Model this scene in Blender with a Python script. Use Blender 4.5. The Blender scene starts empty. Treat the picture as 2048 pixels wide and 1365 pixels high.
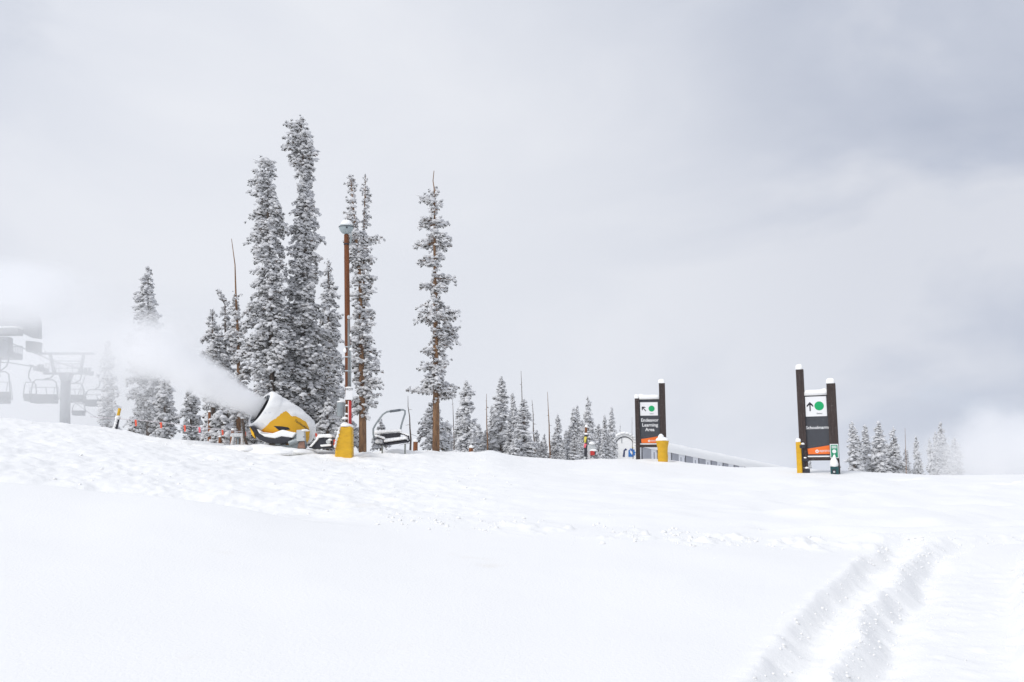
import bpy, math, random
import numpy as np
from mathutils import Matrix, Vector

# ---------------------------------------------------------------- camera, sky, sun, exposure
SC = bpy.context.scene
COL = SC.collection
R = math.radians
FPX, EYE, HOR = 1820.0, 1.6, 965.0          # focal length in photo pixels, eye height, horizon row
TH = math.atan((HOR - 682.5) / FPX)
cam_d = bpy.data.cameras.new('camera')
cam_d.sensor_width = 36.0
cam_d.lens = 36.0 * FPX / 2048.0
cam_d.clip_end = 9000
cam = bpy.data.objects.new('camera', cam_d)
COL.objects.link(cam)
cam.location = (0, 0, EYE)
cam.rotation_euler = (math.pi / 2 + TH, 0, 0)
SC.camera = cam

SUN_AZ, SUN_EL = R(-132), R(42)              # veiled sun, behind the viewer's left shoulder (azimuth from +Y, clockwise)
sdir = Vector((math.sin(SUN_AZ) * math.cos(SUN_EL), math.cos(SUN_AZ) * math.cos(SUN_EL), math.sin(SUN_EL)))
sun_d = bpy.data.lights.new('sun', 'SUN')
sun_d.energy = 1.5
sun_d.angle = R(22)
sun_d.color = (1.0, 0.975, 0.94)
sun = bpy.data.objects.new('sun', sun_d)
COL.objects.link(sun)
sun.rotation_euler = (-sdir).to_track_quat('-Z', 'Y').to_euler()

W = bpy.data.worlds.new('World')
SC.world = W
W.use_nodes = True
nt = W.node_tree
for n in list(nt.nodes):
    nt.nodes.remove(n)
def N(tree, kind, **kw):
    n = tree.nodes.new(kind)
    for k, v in kw.items():
        if k.startswith('i_'):
            n.inputs[k[2:].replace('_', ' ')].default_value = v
        else:
            setattr(n, k, v)
    return n
def ramp(tree, stops):
    r = tree.nodes.new('ShaderNodeValToRGB')
    e = r.color_ramp.elements
    while len(e) < len(stops):
        e.new(0.5)
    for el, (p, c) in zip(e, stops):
        el.position = p
        el.color = (*c, 1)
    return r
L = nt.links.new
tc = N(nt, 'ShaderNodeTexCoord')
sky = N(nt, 'ShaderNodeTexSky', sky_type='NISHITA', sun_disc=False, sun_elevation=SUN_EL, sun_rotation=SUN_AZ, altitude=3000)
skym = N(nt, 'ShaderNodeMix', data_type='RGBA', blend_type='MULTIPLY')
skym.inputs[0].default_value = 1.0
skym.inputs[7].default_value = (1, 1, 1, 1)
mp = N(nt, 'ShaderNodeMapping')
mp.inputs['Location'].default_value = (3.1, 0.4, 1.7)
mp.inputs['Scale'].default_value = (1.0, 1.0, 1.9)
L(tc.outputs['Generated'], mp.inputs['Vector'])
n1 = N(nt, 'ShaderNodeTexNoise', i_Scale=2.6, i_Detail=7.0, i_Roughness=0.52, i_Distortion=0.5)
L(mp.outputs[0], n1.inputs['Vector'])
# cloud radiance (before the background strength of 0.1)
cr = ramp(nt, [(0.35, (0.495, 0.54, 0.65)), (0.50, (0.58, 0.62, 0.72)), (0.64, (0.725, 0.75, 0.82))])
L(n1.outputs['Fac'], cr.inputs[0])
# a wide glow of the veiled sun through the cloud
dotn = N(nt, 'ShaderNodeVectorMath', operation='DOT_PRODUCT')
dotn.inputs[1].default_value = sdir
L(tc.outputs['Generated'], dotn.inputs[0])
gl = N(nt, 'ShaderNodeMapRange', interpolation_type='SMOOTHSTEP')
gl.inputs[1].default_value = -0.5; gl.inputs[2].default_value = 1.0
gl.inputs[3].default_value = 9.4; gl.inputs[4].default_value = 11.0
L(dotn.outputs['Value'], gl.inputs[0])
thin = Vector((-.17, .955, .22)).normalized()   # direction of the thinnest cloud
dt2 = N(nt, 'ShaderNodeVectorMath', operation='DOT_PRODUCT')
dt2.inputs[1].default_value = thin
L(tc.outputs['Generated'], dt2.inputs[0])
gl2 = N(nt, 'ShaderNodeMapRange', interpolation_type='SMOOTHSTEP')
gl2.inputs[1].default_value = 0.84; gl2.inputs[2].default_value = 1.0
gl2.inputs[3].default_value = 0.0; gl2.inputs[4].default_value = 0.80
L(dt2.outputs['Value'], gl2.inputs[0])
thn = N(nt, 'ShaderNodeMix', data_type='RGBA')
thn.inputs[7].default_value = (.86, .88, .93, 1)
L(gl2.outputs[0], thn.inputs[0]); L(cr.outputs[0], thn.inputs[6])
cm = N(nt, 'ShaderNodeVectorMath', operation='SCALE')
L(thn.outputs[2], cm.inputs[0]); L(gl.outputs[0], cm.inputs[3])
# thin spots in the cloud let a little blue sky through
n2 = N(nt, 'ShaderNodeTexNoise', i_Scale=3.3, i_Detail=6.0, i_Roughness=0.55)
L(mp.outputs[0], n2.inputs['Vector'])
cov = N(nt, 'ShaderNodeMapRange')
cov.inputs[1].default_value = 0.26; cov.inputs[2].default_value = 0.36
cov.inputs[3].default_value = 0.86; cov.inputs[4].default_value = 0.97
L(n2.outputs['Fac'], cov.inputs[0])
mx = N(nt, 'ShaderNodeMix', data_type='RGBA')
L(cov.outputs[0], mx.inputs[0]); L(sky.outputs[0], mx.inputs[6]); L(cm.outputs[0], mx.inputs[7])
bg = N(nt, 'ShaderNodeBackground')
bg.inputs['Strength'].default_value = 0.087
L(mx.outputs[2], bg.inputs['Color'])
wo = N(nt, 'ShaderNodeOutputWorld')
L(bg.outputs[0], wo.inputs['Surface'])

SC.view_settings.view_transform = 'Standard'
SC.view_settings.look = 'None'
SC.view_settings.gamma = 1
SC.view_settings.exposure = 0.25
SC.view_settings.use_curve_mapping = False
SC.render.engine = 'CYCLES'
SC.cycles.use_denoising = True
SC.cycles.max_bounces = 20
SC.cycles.diffuse_bounces = 10
SC.cycles.volume_bounces = 14
SC.cycles.transparent_max_bounces = 8
SC.cycles.volume_max_steps = 256

# ---------------------------------------------------------------- helpers
def at(px, py, Y):
    """world point on the photo ray (px, py) at depth Y"""
    u, v = (px - 1024) / FPX, (682.5 - py) / FPX
    d = Vector((u, math.cos(TH) - v * math.sin(TH), math.sin(TH) + v * math.cos(TH)))
    d *= Y / d.y
    return Vector((d.x, d.y, d.z + EYE))
rng = np.random.default_rng(7)
random.seed(7)

def vnoise(x, y, seed=0):
    xi, yi = np.floor(x).astype(np.int64), np.floor(y).astype(np.int64)
    xf, yf = x - xi, y - yi
    def h(a, b):
        v = (a * 374761393 + b * 668265263 + seed * 974711) & 0x7fffffff
        v = ((v ^ (v >> 13)) * 1274126177) & 0x7fffffff
        v = ((v ^ (v >> 16)) * 668265263) & 0x7fffffff
        return ((v ^ (v >> 15)) & 0xffff) / 65535.0
    u, w = xf * xf * (3 - 2 * xf), yf * yf * (3 - 2 * yf)
    return (h(xi, yi) * (1 - u) + h(xi + 1, yi) * u) * (1 - w) + (h(xi, yi + 1) * (1 - u) + h(xi + 1, yi + 1) * u) * w
def fbm(x, y, seed=0, octv=4, gain=0.5):
    s = np.zeros_like(x, dtype=float); a = 1.0; t = 0.0
    for i in range(octv):
        s += a * vnoise(x * 2 ** i + 13.7 * i, y * 2 ** i - 7.1 * i, seed + i); t += a; a *= gain
    return s / t * 2 - 1
def sstep(a, b, x):
    t = np.clip((x - a) / (b - a), 0, 1)
    return t * t * (3 - 2 * t)

def mesh_from(name, V, F, mat, smooth=True):
    me = bpy.data.meshes.new(name)
    me.from_pydata([tuple(v) for v in V], [], [tuple(f) for f in F])
    me.validate()
    if smooth:
        me.polygons.foreach_set('use_smooth', [True] * len(me.polygons))
    me.materials.append(mat)
    return me
def mesh_np(name, V, T, mat, smooth=True):
    """fast triangle mesh from arrays"""
    V = np.asarray(V, dtype=np.float32); T = np.asarray(T, dtype=np.int32)
    me = bpy.data.meshes.new(name)
    k = T.shape[1]
    me.vertices.add(len(V)); me.vertices.foreach_set('co', V.ravel())
    me.loops.add(T.size); me.loops.foreach_set('vertex_index', T.ravel())
    me.polygons.add(len(T))
    me.polygons.foreach_set('loop_start', np.arange(0, T.size, k, dtype=np.int32))
    me.polygons.foreach_set('use_smooth', np.full(len(T), smooth))
    me.update(calc_edges=True)
    me.materials.append(mat)
    return me
def link(name, me, parent=None, loc=None):
    o = bpy.data.objects.new(name, me)
    COL.objects.link(o)
    if parent is not None:
        o.parent = parent
    if loc is not None:
        o.location = loc
    return o
def tag(o, label, cat, group=None):
    o['label'] = label; o['category'] = cat
    if group:
        o['group'] = group
    return o
def thing(name, loc, label, cat, group=None, rz=0):
    o = bpy.data.objects.new(name, None)
    o.empty_display_size = 0.2
    COL.objects.link(o)
    o.location = loc; o.rotation_euler = (0, 0, rz)
    return tag(o, label, cat, group)
class MB:
    def __init__(s):
        s.V = []; s.F = []
    def add(s, V, F):
        b = len(s.V)
        s.V += [Vector(v) for v in V]
        s.F += [tuple(i + b for i in f) for f in F]
        return s
    def box(s, lo, hi, M=None, bevel=0.0):
        lo, hi = [min(a, b) for a, b in zip(lo, hi)], [max(a, b) for a, b in zip(lo, hi)]
        if bevel <= 0:
            V = [Vector((x, y, z)) for x in (lo[0], hi[0]) for y in (lo[1], hi[1]) for z in (lo[2], hi[2])]
            F = [(0, 1, 3, 2), (4, 6, 7, 5), (0, 4, 5, 1), (2, 3, 7, 6), (0, 2, 6, 4), (1, 5, 7, 3)]
        else:
            import bmesh
            bm = bmesh.new()
            bmesh.ops.create_cube(bm, size=1)
            for v in bm.verts:
                v.co = Vector([lo[i] + (v.co[i] + .5) * (hi[i] - lo[i]) for i in range(3)])
            bmesh.ops.bevel(bm, geom=bm.edges[:], offset=bevel, segments=2, affect='EDGES', profile=.5)
            bm.verts.index_update()
            V = [v.co.copy() for v in bm.verts]
            F = [tuple(v.index for v in f.verts) for f in bm.faces]
            bm.free()
        if M is not None:
            V = [M @ v for v in V]
        return s.add(V, F)
    def tube(s, pts, rad, n=8, caps=True):
        pts = [Vector(p) for p in pts]
        if not hasattr(rad, '__len__'):
            rad = [rad] * len(pts)
        V, F = [], []
        ref = None
        for i, p in enumerate(pts):
            t = (pts[min(i + 1, len(pts) - 1)] - pts[max(i - 1, 0)]).normalized()
            if ref is None:
                ref = Vector((0, 1, 0)) if abs(t.y) < .9 else Vector((1, 0, 0))
            a = (ref - t * ref.dot(t)).normalized(); b = t.cross(a); ref = a
            for k in range(n):
                an = 2 * math.pi * k / n
                V.append(p + (a * math.cos(an) + b * math.sin(an)) * rad[i])
        for i in range(len(pts) - 1):
            for k in range(n):
                k2 = (k + 1) % n
                F.append((i * n + k, i * n + k2, (i + 1) * n + k2, (i + 1) * n + k))
        if caps:
            F.append(tuple(range(n - 1, -1, -1)))
            F.append(tuple((len(pts) - 1) * n + k for k in range(n)))
        return s.add(V, F)
    def prism(s, poly, y0, y1, M=None):
        """polygon in the XZ plane, extruded along Y"""
        n = len(poly)
        V = [Vector((p[0], y0, p[1])) for p in poly] + [Vector((p[0], y1, p[1])) for p in poly]
        F = [tuple(range(n)), tuple(range(2 * n - 1, n - 1, -1))]
        F += [(i, i + n, (i + 1) % n + n, (i + 1) % n) for i in range(n)]
        if M is not None:
            V = [M @ v for v in V]
        return s.add(V, F)
    def lathe(s, prof, n=24, M=None, caps=False):
        """profile of (radius, z) turned about Z"""
        V, F = [], []
        for r, z in prof:
            for k in range(n):
                a = 2 * math.pi * k / n
                V.append(Vector((r * math.cos(a), r * math.sin(a), z)))
        for i in range(len(prof) - 1):
            for k in range(n):
                k2 = (k + 1) % n
                F.append((i * n + k, i * n + k2, (i + 1) * n + k2, (i + 1) * n + k))
        if caps:
            F.append(tuple(range(n - 1, -1, -1)))
            F.append(tuple((len(prof) - 1) * n + k for k in range(n)))
        if M is not None:
            V = [M @ v for v in V]
        return s.add(V, F)
    def lump(s, c, size, seed=0, n=12, m=7, rough=.12, flat=.45, M=None, sq=1.0):
        """a soft pillow of snow: flattened underneath, uneven on top"""
        rr = random.Random(seed)
        ph = [rr.uniform(0, 6.28) for _ in range(6)]
        V, F = [], []
        for j in range(m + 1):
            t = math.pi * j / m
            for k in range(n):
                a = 2 * math.pi * k / n
                d = 1 + rough * (math.sin(2 * a + ph[0] + t) + math.sin(3 * a + ph[1] - 2 * t) * .7 + math.sin(5 * a + ph[2] + 3 * t) * .4)
                pw = lambda q: math.copysign(abs(q) ** sq, q)
                z = pw(math.cos(t))
                v = Vector((pw(math.sin(t)) * pw(math.cos(a)) * d, pw(math.sin(t)) * pw(math.sin(a)) * d, (z if z > 0 else z * flat) * (1 + rough * .6 * math.sin(3 * a + ph[3]))))
                v = Vector((v.x * size[0], v.y * size[1], v.z * size[2])) + Vector(c)
                V.append(M @ v if M is not None else v)
        for j in range(m):
            for k in range(n):
                k2 = (k + 1) % n
                F.append((j * n + k, (j + 1) * n + k, (j + 1) * n + k2, j * n + k2))
        return s.add(V, F)
    def build(s, name, mat, parent=None, smooth=False, loc=None):
        me = mesh_from(name, s.V, s.F, mat, smooth)
        if smooth == 'auto':
            try:
                me.set_sharp_from_angle(angle=R(40))
            except Exception:
                pass
        return link(name, me, parent, loc)

# ---------------------------------------------------------------- materials
def mat(name, col, rough=.7, vary=None, scale=6.0, bump=0.0, bscale=30.0, metal=0.0, spec=.3, stretch=(1, 1, 1), detail=5.0, island=None, specks=0):
    m = bpy.data.materials.new(name)
    m.use_nodes = True
    t = m.node_tree
    b = t.nodes['Principled BSDF']
    b.inputs['Roughness'].default_value = rough
    b.inputs['Metallic'].default_value = metal
    b.inputs['Specular IOR Level'].default_value = spec
    b.inputs['Base Color'].default_value = (*col, 1)
    co = N(t, 'ShaderNodeTexCoord')
    mpg = N(t, 'ShaderNodeMapping')
    mpg.inputs['Scale'].default_value = stretch
    t.links.new(co.outputs['Object'], mpg.inputs[0])
    out = None
    if vary:
        no = N(t, 'ShaderNodeTexNoise', i_Scale=scale, i_Detail=detail, i_Roughness=.6)
        t.links.new(mpg.outputs[0], no.inputs['Vector'])
        rp = ramp(t, [(.32, col), (.68, vary)])
        t.links.new(no.outputs['Fac'], rp.inputs[0])
        out = rp.outputs[0]
    if island:
        g = N(t, 'ShaderNodeNewGeometry')
        rp2 = ramp(t, [(i / (len(island)), c) for i, c in enumerate(island)])
        rp2.color_ramp.interpolation = 'CONSTANT'
        t.links.new(g.outputs['Random Per Island'], rp2.inputs[0])
        out = rp2.outputs[0]
    if specks:
        ns = N(t, 'ShaderNodeTexNoise', i_Scale=specks, i_Detail=2.0, i_Roughness=.7)
        t.links.new(co.outputs['Object'], ns.inputs['Vector'])
        rs_ = ramp(t, [(.68, (0, 0, 0)), (.74, (.8, .8, .8))])
        t.links.new(ns.outputs['Fac'], rs_.inputs[0])
        ms = N(t, 'ShaderNodeMix', data_type='RGBA')
        ms.inputs[7].default_value = (.8, .8, .8, 1)
        t.links.new(rs_.outputs[0], ms.inputs[0]); t.links.new(out, ms.inputs[6])
        out = ms.outputs[2]
    if out is not None:
        t.links.new(out, b.inputs['Base Color'])
    if bump > 0:
        nb = N(t, 'ShaderNodeTexNoise', i_Scale=bscale, i_Detail=4.0, i_Roughness=.6)
        t.links.new(mpg.outputs[0], nb.inputs['Vector'])
        bp = N(t, 'ShaderNodeBump', i_Strength=1.0, i_Distance=bump)
        t.links.new(nb.outputs['Fac'], bp.inputs['Height'])
        t.links.new(bp.outputs[0], b.inputs['Normal'])
    return m
SNOW = (.93, .925, .905)
M = {}
M['snow'] = mat('snow', SNOW, .75, bump=.012, bscale=22, spec=.2)
M['treesnow'] = mat('tree_snow', (.95, .95, .95), .8, spec=.1)
_t = M['treesnow'].node_tree
_tr = N(_t, 'ShaderNodeBsdfTranslucent'); _tr.inputs['Color'].default_value = (.95, .95, .96, 1)
_mx = N(_t, 'ShaderNodeMixShader'); _mx.inputs[0].default_value = .5
_t.links.new(_t.nodes['Principled BSDF'].outputs[0], _mx.inputs[1]); _t.links.new(_tr.outputs[0], _mx.inputs[2])
_t.links.new(_mx.outputs[0], [n for n in _t.nodes if n.type == 'OUTPUT_MATERIAL'][0].inputs['Surface'])
M['needle'] = mat('needles', (.05, .06, .045), .8, spec=.15, island=[(.050, .050, .036), (.80, .80, .80), (.062, .060, .044), (.042, .042, .032), (.055, .054, .042), (.085, .070, .048), (.050, .052, .040), (.12, .070, .038), (.76, .76, .76), (.058, .056, .042)])
M['needle_far'] = mat('needles_far', (.06, .068, .06), .8, spec=.15, island=[(.070, .072, .056), (.80, .80, .80), (.085, .086, .068), (.060, .062, .050), (.78, .78, .78), (.095, .09, .07)])
M['bark'] = mat('orange_bark', (.33, .18, .085), .9, (.12, .065, .038), 13, bump=.03, bscale=18, stretch=(1, 1, .25))
M['bark_grey'] = mat('grey_bark', (.16, .115, .085), .9, (.09, .07, .06), 10, bump=.015, bscale=20, stretch=(1, 1, .25))
M['pole'] = mat('pole_wood', (.20, .058, .010), .75, (.085, .024, .006), 7, bump=.006, bscale=30, stretch=(3, 3, .22))
M['stump'] = mat('stump_wood', (.30, .10, .03), .8, (.12, .05, .02), 12, bump=.01, stretch=(1, 1, .3))
M['timber'] = mat('sign_timber', (.062, .040, .034), .7, (.026, .017, .015), 9, bump=.008, bscale=40, stretch=(4, 4, .2), specks=60)
M['board'] = mat('sign_board', (.042, .045, .054), .6, (.060, .063, .073), 25, specks=55)
M['white'] = mat('white_paint', (.80, .80, .80), .5)
M['ink'] = mat('black_ink', (.02, .02, .028), .5)
M['green'] = mat('green_paint', (.0, .36, .12), .5)
M['orange'] = mat('orange_paint', (.85, .17, .02), .5)
M['placard'] = mat('placard_green', (.01, .26, .13), .5)
M['teal'] = mat('map_box_teal', (.01, .07, .075), .5)
M['yellowpad'] = mat('yellow_pad', (.74, .43, .015), .5, (.60, .33, .01), 4, bump=.012, bscale=5, stretch=(1, 1, 2.0))
M['yellow'] = mat('gun_yellow', (.86, .46, .004), .4, (.82, .43, .004), 3, spec=.4)
M['collar'] = mat('gun_collar', (.70, .71, .73), .6, (.86, .86, .86), 5)
M['black'] = mat('black_plastic', (.020, .020, .026), .5, (.035, .035, .045), 5)
M['grey'] = mat('grey_metal', (.34, .37, .38), .45, (.26, .29, .30), 4, metal=.3)
M['lampgrey'] = mat('lamp_grey', (.36, .41, .42), .5, (.28, .33, .34), 4)
M['pale'] = mat('pale_metal', (.55, .57, .57), .5, (.48, .5, .5), 5)
M['postgrey'] = mat('post_grey', (.40, .41, .36), .7, (.30, .31, .27), 8)
M['red'] = mat('red_paint', (.52, .035, .03), .5, (.40, .03, .025), 6)
M['flag'] = mat('flag_orange', (.85, .14, .07), .7, (.75, .10, .06), 8)
M['flagpink'] = mat('flag_pink', (.85, .16, .20), .7)
M['rope'] = mat('rope', (.60, .56, .58), .8)
M['rust'] = mat('rusty_motor', (.42, .24, .17), .7, (.22, .12, .09), 10)
M['lift'] = mat('lift_steel', (.16, .18, .20), .5, (.12, .135, .15), 3)
M['liftseat'] = mat('lift_seat', (.13, .145, .16), .6)
M['termroof'] = mat('terminal_roof', (.12, .135, .14), .6, (.16, .17, .17), 2)
M['window'] = mat('tunnel_window', (.30, .31, .35), .25, (.36, .37, .41), 2, spec=.5)
M['tunnelwhite'] = mat('tunnel_panel', (.78, .79, .82), .5)
M['blue'] = mat('blue_print', (.02, .17, .52), .5)
M['navy'] = mat('navy_print', (.03, .04, .12), .5)
M['yellowprint'] = mat('yellow_print', (.75, .62, .08), .5)

# snow on the ground: grain and small crumbs as relief, a few dull patches where the snow was churned
def ground_mat():
    m = bpy.data.materials.new('ground_snow'); m.use_nodes = True
    t = m.node_tree; b = t.nodes['Principled BSDF']
    b.inputs['Roughness'].default_value = .7
    b.inputs['Specular IOR Level'].default_value = .2
    co = N(t, 'ShaderNodeTexCoord')
    a1 = N(t, 'ShaderNodeTexNoise', i_Scale=.9, i_Detail=6.0, i_Roughness=.62)
    t.links.new(co.outputs['Object'], a1.inputs['Vector'])
    rp = ramp(t, [(.30, (.93, .925, .905)), (.64, (.93, .925, .905)), (.74, (.905, .89, .855)), (.82, (.86, .82, .75))])
    t.links.new(a1.outputs['Fac'], rp.inputs[0])
    t.links.new(rp.outputs[0], b.inputs['Base Color'])
    n1 = N(t, 'ShaderNodeTexNoise', i_Scale=28.0, i_Detail=5.0, i_Roughness=.65)
    t.links.new(co.outputs['Object'], n1.inputs['Vector'])
    bp = N(t, 'ShaderNodeBump', i_Strength=.6, i_Distance=.012)
    t.links.new(n1.outputs['Fac'], bp.inputs['Height'])
    t.links.new(bp.outputs[0], b.inputs['Normal'])
    return m
M['ground'] = ground_mat()

# ---------------------------------------------------------------- ground
RIDGE = [(-1400, 800, 30), (-500, 815, 30), (-200, 822, 30), (0, 835, 30), (120, 846, 30), (230, 863, 30), (330, 877, 30), (420, 888, 30), (520, 897, 30), (640, 900, 30),
         (720, 906, 30), (860, 906, 30.5), (940, 908, 31), (985, 903, 31), (1040, 914, 31), (1100, 918, 31.5), (1150, 922, 32), (1250, 918, 33), (1330, 921, 33.5),
         (1400, 929, 32.5), (1480, 937, 31), (1560, 936, 29), (1640, 940, 27.6), (1760, 948, 27.2), (1850, 953, 27), (2048, 955, 27), (2300, 957, 27), (3600, 957, 27)]
_pts = [at(px, py, Y) for px, py, Y in RIDGE]
RA = np.array([p.x / p.y for p in _pts]); RY = np.array([p.y for p in _pts]); RZ = np.array([p.z for p in _pts])
def base_z(x, y):
    x = np.asarray(x, float); y = np.asarray(y, float)
    a = x / np.maximum(y, 2.0)
    # smoothed ridge curve: mean of nearby samples
    Yr = sum(np.interp(a + k, RA, RY) for k in (-.012, 0, .012)) / 3
    Zr = sum(np.interp(a + k, RA, RZ) for k in (-.008, 0, .008)) / 3
    Yw = sum(np.interp(a + k, RA, RY) for k in np.linspace(-.2, .2, 15)) / 15
    Zw = sum(np.interp(a + k, RA, RZ) for k in np.linspace(-.2, .2, 15)) / 15
    f = sstep(20, 27, y)                     # the crest's small shapes die out down the slope
    Yr = Yw + (Yr - Yw) * f; Zr = Zw + (Zr - Zw) * f
    s = np.clip((y / Yr - .13) / .87, 0, 1)
    P = s + .10 * s * s * (1 - s)
    z = Zr * P
    d = np.maximum(y - Yr, 0)
    z = z - .02 * d - .0011 * np.minimum(d, 60) ** 2 - .06 * np.maximum(np.minimum(d, 160) - 60, 0)
    # soft drift in the left foreground, steep on its far side
    c = 13.6 + .5 * np.sin(x * .7)
    w = sstep(-1.0, -5.0, x)
    u = y - c
    z = z + w * .20 * np.where(u < 0, np.exp(-(u / 2.6) ** 2), np.exp(-(u / .55) ** 2)) - w * .10 * np.exp(-((u - 1.6) / .9) ** 2)
    return z
def ground_hit(px, py):
    ys = np.linspace(4.5, 33, 4000)
    p = at(px, py, 1.0)
    xs = p.x * ys; zs = EYE + (p.z - EYE) * ys
    gz = base_z(xs, ys)
    i = int(np.argmax(gz >= zs))
    return Vector((xs[i], ys[i], gz[i]))
def seg_dist(x, y, pts):
    """signed distance to a polyline (positive on its right) and position along it"""
    best = np.full(x.shape, 1e9); sgn = np.ones_like(x); par = np.zeros_like(x); acc = 0.0
    for (a, b) in zip(pts[:-1], pts[1:]):
        dx, dy = b[0] - a[0], b[1] - a[1]; ln = math.hypot(dx, dy)
        t = np.clip(((x - a[0]) * dx + (y - a[1]) * dy) / ln ** 2, 0, 1)
        ex, ey = x - (a[0] + t * dx), y - (a[1] + t * dy)
        d = np.hypot(ex, ey); m = d < best
        best = np.where(m, d, best)
        sgn = np.where(m, np.where(dx * ey - dy * ex > 0, -1, 1), sgn)
        par = np.where(m, acc + t * ln, par); acc += ln
    return best * sgn, par, acc
def path(px):
    return [(v.x, v.y) for v in (ground_hit(*p) for p in px)]
RUT1 = path([(1578, 1364), (1610, 1310), (1648, 1245), (1704, 1188), (1768, 1121), (1824, 1068)])
RUT1 = [(RUT1[0][0] - (RUT1[1][0] - RUT1[0][0]) * 5, RUT1[0][1] - (RUT1[1][1] - RUT1[0][1]) * 5)] + RUT1
RUT2 = path([(1745, 1364), (1768, 1300), (1795, 1245), (1832, 1181), (1880, 1105), (1935, 1084), (2060, 1072), (2250, 1064)])
RUT2 = [(RUT2[0][0] - (RUT2[1][0] - RUT2[0][0]) * 3, RUT2[0][1] - (RUT2[1][1] - RUT2[0][1]) * 3)] + RUT2
EDGE = path([(2050, 1364), (2030, 1250), (2020, 1160), (2046, 1096)])
EDGE = [(EDGE[0][0] - (EDGE[1][0] - EDGE[0][0]) * 3, EDGE[0][1] - (EDGE[1][1] - EDGE[0][1]) * 3)] + EDGE
GROOVES = [(path([(1480, 1052), (1700, 1048), (1900, 1040), (2100, 1020)]), .26, .10), (path([(1540, 1000), (1700, 988), (1850, 976), (2000, 972)]), .30, .12),
           (path([(1480, 1018), (1700, 1012), (1900, 1004), (2150, 1000)]), .42, .12), (path([(1380, 985), (1560, 972), (1700, 962), (1800, 960)]), .35, .10),
           (path([(1600, 1070), (1800, 1062), (2000, 1046), (2150, 1044)]), .28, .12)]
SPOTS = [((px - 1024) / FPX * Y * .985, Y) for px, Y in ((697, 28.1), (872, 32.0), (725, 33.5), (764, 29.3), (811, 29.3), (1326, 32.2),
                                                       (228, 30.6), (831, 31.0), (942, 31.0), (1171, 33.5), (645, 28.2), (610, 28.4))]
def ground_z(x, y, detail=True):
    x = np.asarray(x, float); y = np.asarray(y, float)
    z = base_z(x, y)
    if not detail:
        return z
    z = z + .10 * fbm(x * .22, y * .22, 3, 3) * sstep(4, 12, y) * sstep(34, 29, y) + .022 * fbm(x * .6, y * .6, 4, 3) * sstep(2, 5, y)
    z = z + .06 * fbm(x * .8, y * 1.1, 6, 3) * sstep(13, 16, y) * sstep(30, 25, y)
    for sx_, sy_ in SPOTS:
        dd = np.hypot(x - sx_, y - sy_)
        z = z - .09 * np.exp(-(dd / .30) ** 2) + .06 * np.exp(-((dd - .62) / .28) ** 2)
    # churned pile on the left, thinning to the right
    a = x / np.maximum(y, 2)
    lump = sstep(13.8, 16.2, y + .6 * fbm(x * .5, y * .5, 8, 2)) * sstep(.12, -.16, a) * sstep(40, 33, y)
    ch = np.abs(fbm(x * 1.5, y * 1.5, 11, 5, .62))
    ch2 = fbm(x * 4.5, y * 4.5, 21, 3, .6)
    z = z + lump * (.09 * np.abs(fbm(x * .8, y * .8, 12, 3)) + .05 * ch * sstep(-.3, .3, fbm(x * .35, y * .35, 14, 2)) + .032 * ch2 + .035 * np.maximum(fbm(x * 6, y * 6, 23, 2), 0) - .03)
    # crumbs along a broken line in the middle, right of centre
    c2 = sstep(.55, 1, 1 - np.abs((y - (14.0 - 2.2 * a)) / 2.3)) * sstep(-.12, .12, a) * sstep(.50, .30, a)
    z = z + c2 * .16 * np.maximum(fbm(x * 3.6, y * 2.8, 31, 4, .62) - .02, 0)
    # wheel tracks
    near = (y < 17) & (x > -2)
    xx, yy = x[near], y[near]
    zz = np.zeros_like(xx)
    w1 = .10 * fbm(xx * 1.6, yy * 1.6, 41, 2, .5)
    crumb = fbm(xx * 4.5, yy * 4.5, 43, 2, .5)
    d, s, ln = seg_dist(xx, yy, RUT1)
    fade = sstep(ln, ln - 2.2, s)
    dd = d + w1
    chunk = np.maximum(fbm(xx * 7, yy * 7, 45, 2, .5) - .05, 0)
    cut = sstep(-.27, -.02, dd) * sstep(.34, .04, dd)
    zz += fade * (-.14 * cut + .018 * cut * crumb + .03 * chunk * np.exp(-(dd / .32) ** 2) + .02 * np.exp(-((dd + .27) / .09) ** 2) * (1 + crumb) + .03 * np.exp(-((dd - .36) / .14) ** 2))
    d, s, ln = seg_dist(xx, yy, RUT2)
    de, se, le = seg_dist(xx, yy, EDGE)
    dd = d + w1 * .9
    lane = sstep(-.28, .0, dd) * sstep(.10, -.06, de + w1)
    lane = np.where(dd > .5, sstep(-.28, .0, dd) * sstep(.10, -.06, de + w1), lane)
    groove = np.exp(-((dd + .02) / .16) ** 2) * sstep(19, 14, yy)
    far = sstep(13.0, 10.8, yy)
    zz += -.10 * lane * far - .075 * groove + .025 * np.exp(-((dd + .30) / .10) ** 2) * (1 + crumb) + .015 * crumb * np.exp(-((dd + .1) / .2) ** 2) + .03 * chunk * np.exp(-((dd + .12) / .25) ** 2)
    zz += lane * far * (.012 * fbm(xx * 3, yy * 6, 51, 2) + .02 * np.maximum(fbm(xx * 7, yy * 7, 53, 2, .5), 0))
    zz += .05 * np.exp(-((de - .12) / .12) ** 2) * (1 + crumb) * far
    # a thin ski line in the lane
    z[near] += zz
    for pts, wd, dp in GROOVES:
        d, s, ln = seg_dist(x, y, pts)
        z = z - dp * np.exp(-(d / wd) ** 2) * sstep(0, .8, s) + dp * .7 * np.exp(-((d - wd * 2) / wd) ** 2) * sstep(0, .8, s)
    return z
def gz(x, y):
    return float(ground_z(np.array([x]), np.array([y]))[0])
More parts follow.
